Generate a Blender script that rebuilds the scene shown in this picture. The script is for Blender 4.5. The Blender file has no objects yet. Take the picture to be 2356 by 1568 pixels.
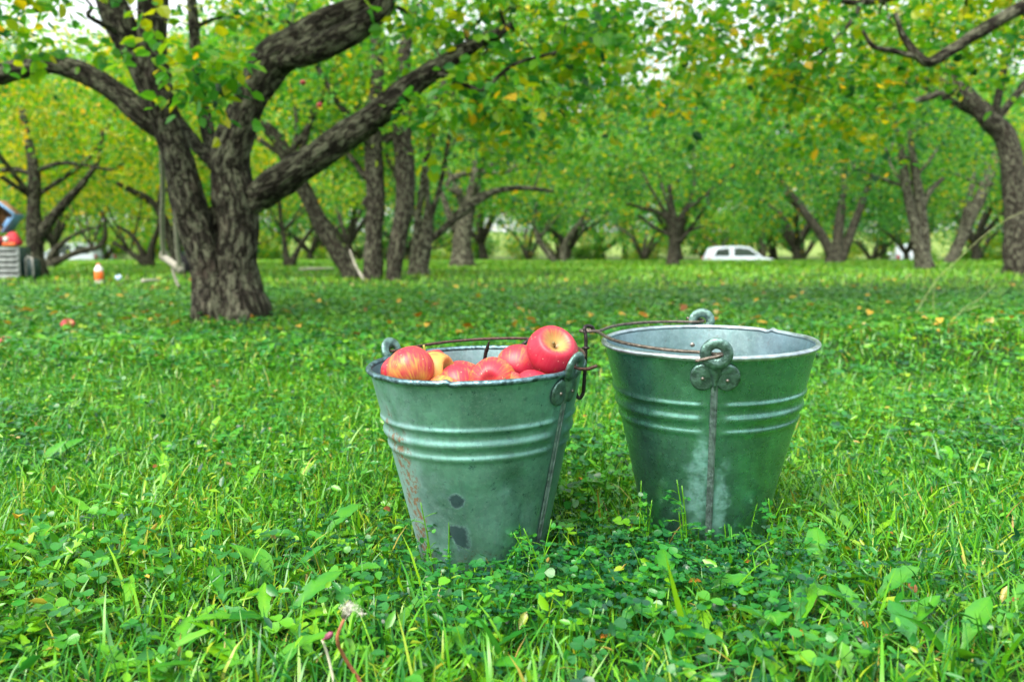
import bpy, math, random
import numpy as np
from mathutils import Vector, Matrix

# ------------------------------------------------------------------ camera, sky, sun, exposure
scene = bpy.context.scene
COL = scene.collection
RNG = np.random.default_rng(7)
random.seed(7)

F_PX, CX, CY = 1900.0, 1178.0, 784.0          # focal length and centre for a 2356 px wide frame
CAM = np.array([0.0, 0.0, 0.42])
PITCH = math.atan((784 - 575) / F_PX)
cam_d = bpy.data.cameras.new("camera")
cam = bpy.data.objects.new("camera", cam_d)
COL.objects.link(cam)
cam.location = CAM
cam.rotation_euler = (math.pi / 2 - PITCH, 0, 0)
cam_d.sensor_width = 36
cam_d.lens = 36 * F_PX / 2356
cam_d.clip_start, cam_d.clip_end = 0.02, 1000
cam_d.dof.use_dof = True
cam_d.dof.focus_distance = 1.08
cam_d.dof.aperture_fstop = 5.0
scene.camera = cam

SUN_EL, SUN_AZ = math.radians(52), math.radians(215)     # azimuth clockwise from +Y
world = bpy.data.worlds.new("World")
scene.world = world
world.use_nodes = True
wn = world.node_tree
sky = wn.nodes.new("ShaderNodeTexSky")
sky.sky_type = 'NISHITA'
sky.sun_disc = False
sky.sun_elevation = SUN_EL
sky.sun_rotation = SUN_AZ
sky.dust_density = 8.0
sky.air_density = 0.7
sky.ozone_density = 0.6
veil = wn.nodes.new("ShaderNodeMix")
veil.data_type = 'RGBA'
veil.inputs[0].default_value = 0.6
veil.inputs[7].default_value = (6.2, 6.3, 6.3, 1)
wn.links.new(sky.outputs[0], veil.inputs[6])
wn.links.new(veil.outputs[2], wn.nodes["Background"].inputs[0])
wn.nodes["Background"].inputs[1].default_value = 0.10
sun_d = bpy.data.lights.new("sun", 'SUN')
sun_d.energy = 1.3
sun_d.angle = math.radians(40)
sun_d.color = (1, 0.95, 0.86)
sun = bpy.data.objects.new("sun", sun_d)
COL.objects.link(sun)
sd = Vector((math.sin(SUN_AZ) * math.cos(SUN_EL), math.cos(SUN_AZ) * math.cos(SUN_EL), math.sin(SUN_EL)))
sun.rotation_euler = sd.to_track_quat('Z', 'Y').to_euler()
sun.location = (0, 0, 30)

scene.view_settings.view_transform = 'Standard'
scene.view_settings.look = 'None'
scene.view_settings.exposure = 2.0
scene.view_settings.gamma = 1
cy = scene.cycles
cy.max_bounces = 8
cy.diffuse_bounces = 4
cy.glossy_bounces = 3
cy.transmission_bounces = 5
cy.use_denoising = True

# ------------------------------------------------------------------ helpers
fwd = np.array([0, math.cos(PITCH), -math.sin(PITCH)])
upv = np.array([0, math.sin(PITCH), math.cos(PITCH)])
rgt = np.array([1.0, 0, 0])


def P(px, py, d):
    """world point at depth d seen where the photograph (2356 wide) shows px, py"""
    return CAM + d * (fwd + (px - CX) / F_PX * rgt - (py - CY) / F_PX * upv)


def sm(a, b, x):
    t = np.clip((x - a) / (b - a), 0, 1)
    return t * t * (3 - 2 * t)


H_B, R_B = 0.309, 0.150
BUCKETS = []      # (base, rotation matrix)


def bucket_place(px, py, d, tilt, roll, yaw=0):
    M = Matrix.Rotation(math.radians(roll), 3, 'Y') @ Matrix.Rotation(math.radians(tilt), 3, 'X') @ Matrix.Rotation(yaw, 3, 'Z')
    rim = Vector(P(px, py, d))
    base = rim - M @ Vector((0, 0, H_B))
    return base, M


BK_L = bucket_place(1097, 838, 1.15, 1.9, -1.2)
BK_R = bucket_place(1629, 786, 1.18, 2.6, -0.8)


def tz(x, y):
    x = np.asarray(x, float)
    y = np.asarray(y, float)
    z = 0.010 * np.sin(1.7 * x + 0.6) * np.sin(1.3 * y + 1) + 0.006 * np.sin(4.1 * x + 2) * np.cos(3.7 * y)
    z = z * sm(60, 3, np.abs(y)) * 1.4
    z = z + 0.05 * np.exp(-((x + 1.2) / 0.9) ** 2 - ((y - 3.0) / 0.45) ** 2)
    z = z - 0.05 * np.exp(-((x + 1.2) / 1.6) ** 2 - ((y - 4.1) / 0.6) ** 2)
    z = z + 0.12 * np.exp(-((x - 2.1) / 0.9) ** 2 - ((y - 3.3) / 0.7) ** 2)
    z = z - 0.04 * np.exp(-((x - 0.5) / 1.6) ** 2 - ((y - 3.0) / 0.8) ** 2)
    z = z - 0.85 * sm(31, 46, y) + 0.035 * np.maximum(y - 60, 0) + 0.25 * sm(48, 62, y)
    for (b, M) in (BK_L, BK_R):
        w = np.exp(-((x - b.x) ** 2 + (y - b.y) ** 2) / 0.20 ** 2)
        z = z * (1 - w) + w * (b.z + 0.004)
    return z


def G(px, py):
    """the ground point seen at px, py"""
    prev = 0.5
    d = 0.5
    while d < 200:
        p = P(px, py, d)
        if p[2] <= tz(p[0], p[1]):
            lo, hi = prev, d
            for _ in range(30):
                m = (lo + hi) / 2
                q = P(px, py, m)
                if q[2] <= tz(q[0], q[1]):
                    hi = m
                else:
                    lo = m
            return P(px, py, hi), hi
        prev = d
        d *= 1.01
    return P(px, py, 60), 60


def tag(o, label=None, cat=None, group=None, kind=None):
    if label:
        o["label"] = label
    if cat:
        o["category"] = cat
    if group:
        o["group"] = group
    if kind:
        o["kind"] = kind
    return o


def empty(name, loc=(0, 0, 0), label=None, cat=None, group=None):
    o = bpy.data.objects.new(name, None)
    o.empty_display_size = 0.05
    COL.objects.link(o)
    o.location = loc
    return tag(o, label, cat, group)


def copy_tree(o, parent=None):
    c = o.copy()
    COL.objects.link(c)
    if parent is not None:
        c.parent = parent
    for ch in list(o.children):
        copy_tree(ch, c)
    return c


class MB:
    """collects shapes and links them as one mesh object"""

    def __init__(s):
        s.V, s.Pl, s.A, s.n = [], [], {}, 0

    def add(s, V, polys, **att):
        V = np.asarray(V, float).reshape(-1, 3)
        for p in polys:
            p = np.asarray(p, np.int64)
            if p.size:
                s.Pl.append(p + s.n)
        for k, a in att.items():
            a = np.asarray(a, float)
            if a.ndim == 0:
                a = np.full(len(V), float(a))
            s.A.setdefault(k, []).append((s.n, a))
        s.V.append(V)
        s.n += len(V)

    def build(s, name, mat, parent=None, loc=(0, 0, 0), smooth=True, offset=None):
        V = np.concatenate(s.V) if s.V else np.zeros((0, 3))
        if offset is not None:
            V = V - np.asarray(offset)
        me = bpy.data.meshes.new(name)
        me.vertices.add(len(V))
        me.vertices.foreach_set("co", V.astype(np.float32).ravel())
        loops = np.concatenate([p.ravel() for p in s.Pl])
        cnt = np.concatenate([np.full(len(p), p.shape[1]) for p in s.Pl])
        st = np.concatenate([[0], np.cumsum(cnt)[:-1]])
        me.loops.add(len(loops))
        me.loops.foreach_set("vertex_index", loops.astype(np.int32))
        me.polygons.add(len(cnt))
        me.polygons.foreach_set("loop_start", st.astype(np.int32))
        me.polygons.foreach_set("use_smooth", np.full(len(cnt), bool(smooth)))
        me.update(calc_edges=True)
        for k, lst in s.A.items():
            vec = lst[0][1].ndim == 2
            a = np.zeros((len(V), 3) if vec else len(V), np.float32)
            for (o, v) in lst:
                a[o:o + len(v)] = v
            at = me.attributes.new(k, 'FLOAT_VECTOR' if vec else 'FLOAT', 'POINT')
            at.data.foreach_set("vector" if vec else "value", a.ravel())
        me.validate()
        if mat:
            me.materials.append(mat)
        o = bpy.data.objects.new(name, me)
        COL.objects.link(o)
        o.location = loc
        if parent is not None:
            o.parent = parent
        return o


def smooth_path(pts, n=6):
    """Catmull-Rom through rows of any width"""
    p = np.asarray(pts, float)
    if len(p) < 3:
        t = np.linspace(0, 1, n + 1)[:, None]
        return p[0] * (1 - t) + p[-1] * t
    q = np.vstack([2 * p[0] - p[1], p, 2 * p[-1] - p[-2]])
    out = []
    for i in range(1, len(q) - 2):
        t = np.linspace(0, 1, n, endpoint=False)[:, None]
        a, b, c, d = q[i - 1], q[i], q[i + 1], q[i + 2]
        out.append(0.5 * ((2 * b) + (c - a) * t + (2 * a - 5 * b + 4 * c - d) * t * t + (3 * b - a - 3 * c + d) * t ** 3))
    out.append(p[-1:])
    return np.vstack(out)


def tube(mb, pts, rad, seg=8, gnarl=0.0, rs=None, caps=True, flat=None, **att):
    pts = np.asarray(pts, float)
    n = len(pts)
    rad = np.full(n, rad) if np.ndim(rad) == 0 else np.asarray(rad, float)
    T = np.gradient(pts, axis=0)
    T /= np.linalg.norm(T, axis=1)[:, None] + 1e-12
    ref = np.array([0, 0, 1.0]) if abs(T[0][2]) < 0.9 else np.array([1.0, 0, 0])
    N = np.zeros_like(pts)
    v = ref - T[0] * (ref @ T[0])
    N[0] = v / np.linalg.norm(v)
    for i in range(1, n):
        v = N[i - 1] - T[i] * (N[i - 1] @ T[i])
        N[i] = v / (np.linalg.norm(v) + 1e-12)
    B = np.cross(T, N)
    th = np.linspace(0, 2 * math.pi, seg, endpoint=False)
    L = np.concatenate([[0], np.cumsum(np.linalg.norm(np.diff(pts, axis=0), axis=1))])
    rr = np.repeat(rad[:, None], seg, 1)
    if gnarl:
        ph = RNG.uniform(0, 6.28, 6)
        sc = 1.0 / max(rad.mean(), 1e-4)
        LL = L[:, None] * sc
        g = 0.5 * np.sin(LL * 1.1 + ph[0] + 2 * th) + 0.5 * np.sin(LL * 2.3 + ph[1] - 3 * th) + 0.45 * np.sin(LL * 0.8 + ph[2]) \
            + 0.4 * np.sin(5 * th + ph[3] + LL * 0.5) + 0.3 * np.sin(7 * th + ph[4] - LL * 1.9)
        rr = rr * (1 + gnarl * g)
    c, s_ = np.cos(th), np.sin(th)
    V = pts[:, None, :] + rr[:, :, None] * (c[None, :, None] * N[:, None, :] + s_[None, :, None] * B[:, None, :])
    i = np.arange(n - 1)[:, None]
    j = np.arange(seg)[None, :]
    j2 = (j + 1) % seg
    q = np.stack([i * seg + j, i * seg + j2, (i + 1) * seg + j2, (i + 1) * seg + j], -1).reshape(-1, 4)
    polys = [q]
    if caps:
        polys += [np.arange(seg)[::-1][None, :], (np.arange(seg) + (n - 1) * seg)[None, :]]
    if att.pop("bark", False):
        o = RNG.uniform(-5, 5, 3)
        R0 = rad[:, None]
        att["bk"] = np.stack([R0 * c + o[0], R0 * s_ + o[1], np.repeat(L[:, None], seg, 1) + o[2]], -1).reshape(-1, 3)
    mb.add(V.reshape(-1, 3), polys, **att)


def lathe(mb, prof, seg=48, closed=False, cap0=False, cap1=False, fn=None, **att):
    prof = np.asarray(prof, float)
    n = len(prof)
    th = np.linspace(0, 2 * math.pi, seg, endpoint=False)
    V = np.stack([prof[:, 0:1] * np.cos(th), prof[:, 0:1] * np.sin(th), np.repeat(prof[:, 1:2], seg, 1)], -1).reshape(-1, 3)
    if fn is not None:
        V = fn(V)
    m = n if closed else n - 1
    i = np.arange(m)[:, None]
    i2 = (i + 1) % n
    j = np.arange(seg)[None, :]
    j2 = (j + 1) % seg
    q = np.stack([i * seg + j, i * seg + j2, i2 * seg + j2, i2 * seg + j], -1).reshape(-1, 4)
    polys = [q]
    if cap0:
        polys.append(np.arange(seg)[::-1][None, :])
    if cap1:
        polys.append((np.arange(seg) + (n - 1) * seg)[None, :])
    mb.add(V, polys, **att)


def box(mb, c, size, R=None, bev=0.0, **att):
    sx, sy, sz = np.asarray(size, float) / 2
    b = min(bev, sx * .9, sy * .9, sz * .9)
    if b <= 0:
        V = np.array([[x, y, z] for z in (-sz, sz) for (x, y) in ((-sx, -sy), (sx, -sy), (sx, sy), (-sx, sy))])
        polys = [np.array([[3, 2, 1, 0], [4, 5, 6, 7], [0, 1, 5, 4], [1, 2, 6, 5], [2, 3, 7, 6], [3, 0, 4, 7]])]
    else:
        rings = []
        for (z, ins) in ((-sz, b), (-sz + b, 0), (sz - b, 0), (sz, b)):
            x1, y1 = sx - ins, sy - ins
            bb = b
            rings.append([[-x1 + bb, -y1], [x1 - bb, -y1], [x1, -y1 + bb], [x1, y1 - bb], [x1 - bb, y1], [-x1 + bb, y1], [-x1, y1 - bb], [-x1, -y1 + bb]])
            rings[-1] = [[p[0], p[1], z] for p in rings[-1]]
        V = np.array(rings).reshape(-1, 3)
        q = [[k * 8 + j, k * 8 + (j + 1) % 8, (k + 1) * 8 + (j + 1) % 8, (k + 1) * 8 + j] for k in range(3) for j in range(8)]
        polys = [np.array(q), np.arange(8)[::-1][None, :], (np.arange(8) + 24)[None, :]]
    if R is not None:
        V = V @ np.array(R).T
    mb.add(V + np.asarray(c), polys, **att)


def prism(mb, poly, y0, y1, ins=0.0, **att):
    """outline (x, z) extruded along y, the ends pulled in by ins"""
    p = np.asarray(poly, float)
    n = len(p)
    cc = p.mean(0)
    d = p - cc
    small = cc + d * (1 - ins / (np.abs(d).max() + 1e-9))
    rows = [(small, y0), (p, y0 + ins), (p, y1 - ins), (small, y1)] if ins else [(p, y0), (p, y1)]
    V = np.concatenate([np.stack([q[:, 0], np.full(n, y), q[:, 1]], -1) for q, y in rows])
    m = len(rows)
    q = [[k * n + j, k * n + (j + 1) % n, (k + 1) * n + (j + 1) % n, (k + 1) * n + j] for k in range(m - 1) for j in range(n)]
    mb.add(V, [np.array(q), np.arange(n)[::-1][None, :], (np.arange(n) + (m - 1) * n)[None, :]], **att)


def inst(mb, TV, TF, pos, X, Y, Z, scale, **att):
    """many small copies of a template folded into one mesh; X, Y, Z are (N,3) axes"""
    TV = np.asarray(TV, float)
    N, k = len(pos), len(TV)
    scale = np.asarray(scale, float)
    if scale.ndim == 1:
        scale = np.repeat(scale[:, None], 3, 1)
    V = pos[:, None, :] + (TV[None, :, 0:1] * scale[:, None, 0:1]) * X[:, None, :] + (TV[None, :, 1:2] * scale[:, None, 1:2]) * Y[:, None, :] \
        + (TV[None, :, 2:3] * scale[:, None, 2:3]) * Z[:, None, :]
    off = (np.arange(N) * k)[:, None, None]
    polys = [(np.asarray(f)[None] + off).reshape(-1, np.asarray(f).shape[1]) for f in TF]
    a2 = {n_: np.repeat(np.asarray(v, float), k) for n_, v in att.items()}
    mb.add(V.reshape(-1, 3), polys, **a2)


def axes_from(Y, n):
    Y = Y / (np.linalg.norm(Y, axis=1)[:, None] + 1e-9)
    X = np.cross(Y, n)
    X /= np.linalg.norm(X, axis=1)[:, None] + 1e-9
    return X, Y, np.cross(X, Y)


# ------------------------------------------------------------------ materials
class NT:
    def __init__(s, name):
        s.m = bpy.data.materials.new(name)
        s.m.use_nodes = True
        s.t = s.m.node_tree
        s.t.nodes.clear()
        s.out = s.t.nodes.new("ShaderNodeOutputMaterial")

    def n(s, typ, **kw):
        nd = s.t.nodes.new("ShaderNode" + typ)
        for k, v in kw.items():
            if k.startswith("i_"):
                key = k[2:]
                key = int(key) if key.isdigit() else key.replace("_", " ")
                s.put(nd.inputs[key], v)
            else:
                setattr(nd, k, v)
        return nd

    def put(s, sock, v):
        if isinstance(v, bpy.types.NodeSocket):
            s.t.links.new(v, sock)
        elif isinstance(v, bpy.types.Node):
            s.t.links.new(v.outputs[0], sock)
        else:
            if isinstance(v, tuple) and len(v) == 3 and sock.type == 'RGBA':
                v = (*v, 1)
            sock.default_value = v

    def math(s, op, a, b=0.0, c=0.0, clamp=False):
        nd = s.n("Math", operation=op, use_clamp=clamp)
        for i, v in enumerate((a, b, c)):
            s.put(nd.inputs[i], v)
        return nd.outputs[0]

    def mix(s, f, a, b, blend='MIX'):
        nd = s.n("Mix", data_type='RGBA', blend_type=blend)
        s.put(nd.inputs[0], f)
        s.put(nd.inputs[6], a)
        s.put(nd.inputs[7], b)
        return nd.outputs[2]

    def ramp(s, f, stops, interp='LINEAR'):
        nd = s.n("ValToRGB")
        nd.color_ramp.interpolation = interp
        e = nd.color_ramp.elements
        while len(e) < len(stops):
            e.new(0.5)
        for el, (p, c) in zip(e, stops):
            el.position = p
            el.color = (*c, 1) if len(c) == 3 else c
        s.put(nd.inputs[0], f)
        return nd.outputs[0]

    def step(s, a, b, x):
        nd = s.n("MapRange", interpolation_type='SMOOTHSTEP')
        s.put(nd.inputs[0], x)
        s.put(nd.inputs[1], a)
        s.put(nd.inputs[2], b)
        return nd.outputs[0]

    def attr(s, name, vec=False):
        nd = s.n("Attribute", attribute_name=name)
        return nd.outputs[1] if vec else nd.outputs[2]

    def noise(s, vec, scale, detail=4, rough=0.6, dist=0.0):
        nd = s.n("TexNoise")
        if vec is not None:
            s.put(nd.inputs["Vector"], vec)
        nd.inputs["Scale"].default_value = scale
        nd.inputs["Detail"].default_value = detail
        nd.inputs["Roughness"].default_value = rough
        nd.inputs["Distortion"].default_value = dist
        return nd.outputs[0]

    def scaled(s, vec, sc):
        nd = s.n("VectorMath", operation='MULTIPLY')
        s.put(nd.inputs[0], vec)
        nd.inputs[1].default_value = sc
        return nd.outputs[0]

    def obj(s):
        return s.n("TexCoord").outputs["Object"]

    def bump(s, h, strength=0.3, dist=0.01):
        nd = s.n("Bump")
        nd.inputs["Strength"].default_value = strength
        nd.inputs["Distance"].default_value = dist
        s.put(nd.inputs["Height"], h)
        return nd.outputs[0]

    def bsdf(s, col, rough=0.5, metal=0.0, normal=None, spec=0.5, **kw):
        nd = s.n("BsdfPrincipled")
        s.put(nd.inputs["Base Color"], col)
        s.put(nd.inputs["Roughness"], rough)
        s.put(nd.inputs["Metallic"], metal)
        s.put(nd.inputs["Specular IOR Level"], spec)
        if normal is not None:
            s.put(nd.inputs["Normal"], normal)
        for k, v in kw.items():
            s.put(nd.inputs[k.replace("_", " ")], v)
        return nd.outputs[0]

    def done(s, sh):
        s.t.links.new(sh, s.out.inputs[0])
        return s.m


def leaf_material(name, stops, trans=0.45, rough=0.42, spec=0.45, boost=1.7, veins=False):
    m = NT(name)
    t = m.math('ADD', m.attr("tint"), m.math('MULTIPLY', m.math('SUBTRACT', m.noise(m.obj(), 45, 4, .7), .5), .22 if veins else .05))
    c = m.ramp(t, stops)
    tc = m.mix(1.0, c, (boost * 1.15, boost, boost * 0.5), 'MULTIPLY')
    nrm = None
    if veins:
        nrm = m.bump(m.noise(m.obj(), 160, 2), 0.25, 0.002)
    a = m.bsdf(c, rough, 0, nrm, spec)
    b = m.n("BsdfTranslucent", i_Color=tc)
    mx = m.n("MixShader")
    mx.inputs[0].default_value = trans
    m.t.links.new(a, mx.inputs[1])
    m.t.links.new(b.outputs[0], mx.inputs[2])
    return m.done(mx.outputs[0])


TREE_STOPS = [(0.0, (0.006, 0.055, 0.020)), (0.3, (0.036, 0.215, 0.036)), (0.55, (0.095, 0.31, 0.014)), (0.75, (0.23, 0.36, 0.008)), (0.88, (0.50, 0.44, 0.012)), (1.0, (0.58, 0.34, 0.012))]
GRASS_STOPS = [(0.0, (0.005, 0.065, 0.026)), (0.35, (0.022, 0.190, 0.018)), (0.6, (0.085, 0.315, 0.007)), (0.8, (0.19, 0.42, 0.009)), (0.93, (0.28, 0.27, 0.02)), (1.0, (0.32, 0.22, 0.07))]
M_LEAF = leaf_material("apple_leaf", TREE_STOPS, 0.46, 0.38, 0.5, 1.8)
M_GRASS = leaf_material("grass_blade", GRASS_STOPS, 0.22, 0.33, 0.5, 1.4)
M_CLOVER = leaf_material("clover_leaf", GRASS_STOPS, 0.20, 0.33, 0.55, 1.4, True)
M_BROAD = leaf_material("broad_leaf", GRASS_STOPS, 0.22, 0.30, 0.6, 1.4, True)
M_FALLEN = leaf_material("fallen_leaf", [(0, (0.16, 0.07, 0.025)), (0.35, (0.36, 0.12, 0.02)), (0.7, (0.55, 0.32, 0.02)), (1, (0.45, 0.38, 0.16))], 0.2, 0.5, 0.3, 1.3)


def bark_material(name="bark", k=1.0):
    m = NT(name)
    bk = m.attr("bk", True)
    v = m.scaled(bk, (17, 17, 5))
    n1 = m.noise(v, 1.6, 6, 0.65, 0.8)
    vo = m.n("TexVoronoi", feature='DISTANCE_TO_EDGE')
    warp = m.n("VectorMath", operation='ADD')
    m.put(warp.inputs[0], m.scaled(bk, (30, 30, 8)))
    m.put(warp.inputs[1], m.n("TexNoise", i_Vector=m.scaled(bk, (30, 30, 12)), i_Scale=1.5).outputs[1])
    m.put(vo.inputs["Vector"], warp.outputs[0])
    vo.inputs["Scale"].default_value = 1.0
    plate = m.step(0.0, 0.25, vo.outputs[0])
    base = m.ramp(n1, [(0.30, (0.014 * k, 0.013 * k, 0.010 * k)), (0.52, (0.042 * k, 0.039 * k, 0.030 * k)), (0.74, (0.13 * k, 0.122 * k, 0.092 * k))])
    base = m.mix(plate, (0.010, 0.0085, 0.0065), base)
    li = m.noise(m.scaled(bk, (16, 16, 8)), 1.6, 5, 0.7)
    lich = m.step(0.47, 0.61, li)
    base = m.mix(m.math('MULTIPLY', lich, 0.75), base, (0.17 * k, 0.18 * k, 0.125 * k))
    mo = m.step(0.55, 0.72, m.noise(bk, 5, 4, 0.6))
    base = m.mix(m.math('MULTIPLY', mo, 0.3), base, (0.10, 0.075, 0.06))
    h = m.math('ADD', m.math('MULTIPLY', plate, 0.7), m.math('MULTIPLY', n1, 0.9))
    return m.done(m.bsdf(base, 0.85, 0, m.bump(h, 1.0, 0.02), 0.12))


M_BARK = bark_material()
M_BARK_PALE = bark_material("pale_bark", 1.9)


def simple(name, col, rough=0.5, metal=0.0, var=0.15, scale=20, bump=0.0, spec=0.5, **kw):
    m = NT(name)
    n = m.noise(m.obj(), scale, 5)
    c = m.mix(m.step(0.3, 0.7, n), tuple(x * (1 - var) for x in col), tuple(min(1, x * (1 + var)) for x in col))
    nr = m.bump(n, bump, 0.01) if bump else None
    return m.done(m.bsdf(c, rough, metal, nr, spec, **kw))


def ground_material():
    m = NT("ground_soil")
    o = m.obj()
    n = m.noise(o, 1.2, 6, 0.7)
    f = m.noise(o, 60, 4, 0.7)
    c = m.mix(m.step(0.35, 0.65, f), (0.010, 0.018, 0.006), (0.022, 0.085, 0.010))
    c = m.mix(m.math('MULTIPLY', m.step(0.45, 0.7, n), 0.5), c, (0.07, 0.15, 0.016))
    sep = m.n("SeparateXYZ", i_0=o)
    far = m.step(30, 60, sep.outputs[1])  # distant ground painted paler to look like a sunlit field
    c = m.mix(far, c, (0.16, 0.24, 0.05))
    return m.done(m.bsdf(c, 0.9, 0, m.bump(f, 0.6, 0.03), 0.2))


M_GROUND = ground_material()

# ------------------------------------------------------------------ the ground
def ground():
    u = np.linspace(-1, 1, 241)
    xs = np.sinh(u * 5.2) / np.sinh(5.2) * 160
    w = np.linspace(0, 1, 301)
    ys = -8 + np.sinh(w * 4.4) / np.sinh(4.4) * 240
    X, Y = np.meshgrid(xs, ys)
    Z = tz(X, Y)
    V = np.stack([X, Y, Z], -1).reshape(-1, 3)
    nx = len(xs)
    i = np.arange(len(ys) - 1)[:, None]
    j = np.arange(nx - 1)[None, :]
    q = np.stack([i * nx + j, i * nx + j + 1, (i + 1) * nx + j + 1, (i + 1) * nx + j], -1).reshape(-1, 4)
    mb = MB()
    mb.add(V, [q])
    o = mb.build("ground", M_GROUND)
    tag(o, kind="structure")


ground()

# ------------------------------------------------------------------ trees
LEAF_V = np.array([[0, 0, 0], [-.30, .28, .07], [-.27, .66, .07], [0, 1, -.06], [.27, .66, .07], [.30, .28, .07]])
LEAF_F = [np.array([[0, 3, 2, 1], [0, 5, 4, 3]])]


def leaves(mb, centers, n_each, sig, size, tint, tsd=0.19, yellow=0.05, flat=0.6, rs=None):
    rs = rs or RNG
    c = np.repeat(np.asarray(centers), n_each, 0)
    N = len(c)
    ctint = np.repeat(rs.normal(0, 0.10, len(centers)), n_each)
    off = rs.normal(0, 1, (N, 3)) * sig * np.array([1, 1, flat])
    pos = c + off
    d = rs.normal(0, 1, (N, 3)) * np.array([1, 1, 0.55]) + np.array([0, 0, -0.45]) + off / (np.linalg.norm(off, axis=1)[:, None] + 1e-6) * 0.5
    nrm = rs.normal(0, 0.55, (N, 3)) + np.array([0, 0, 1.0])
    X, Y, Z = axes_from(d, nrm)
    sc = size * rs.uniform(0.6, 1.25, N)
    t = np.clip(tint + ctint + rs.normal(0, tsd, N), 0, 0.8)
    yl = rs.random(N) < yellow * np.repeat(rs.choice([.15, .4, 1.0, 2.8], len(centers)), n_each)
    t[yl] = rs.uniform(0.80, 0.98, yl.sum())
    inst(mb, LEAF_V, LEAF_F, pos, X, Y, Z, np.stack([sc * rs.uniform(.9, 1.3, N), sc, sc], 1), tint=t)


def grow(mb, skel, targets, r0, rs, seg=5):
    """a thin curved branch to each target from the nearest point already grown"""
    S = np.asarray(skel)
    order = np.argsort([np.min(np.linalg.norm(S[:, :3] - t, axis=1)) for t in targets])
    ends = []
    for k in order:
        t = targets[k]
        dd = np.linalg.norm(S[:, :3] - t, axis=1)
        i = int(np.argmin(dd))
        a = S[i, :3]
        L = dd[i]
        if L < 0.05:
            ends.append(t)
            continue
        ra = min(S[i, 3] * 0.6, r0 * (0.5 + 0.35 * L))
        mid = (a + t) / 2 + rs.normal(0, 0.09, 3) * L + np.array([0, 0, 0.10 * L])
        q1 = a * .7 + mid * .3 + rs.normal(0, 0.05, 3) * L
        q3 = mid * .45 + t * .55 + rs.normal(0, 0.07, 3) * L
        path = smooth_path(np.vstack([a, q1, mid, q3, t]), 3)
        rad = np.linspace(ra, max(ra * 0.25, 0.003), len(path))
        tube(mb, path, rad, seg, 0.06, bark=True)
        S = np.vstack([S, np.column_stack([path[3:], rad[3:]])])
        ends.append(t)
    return S, ends


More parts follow.
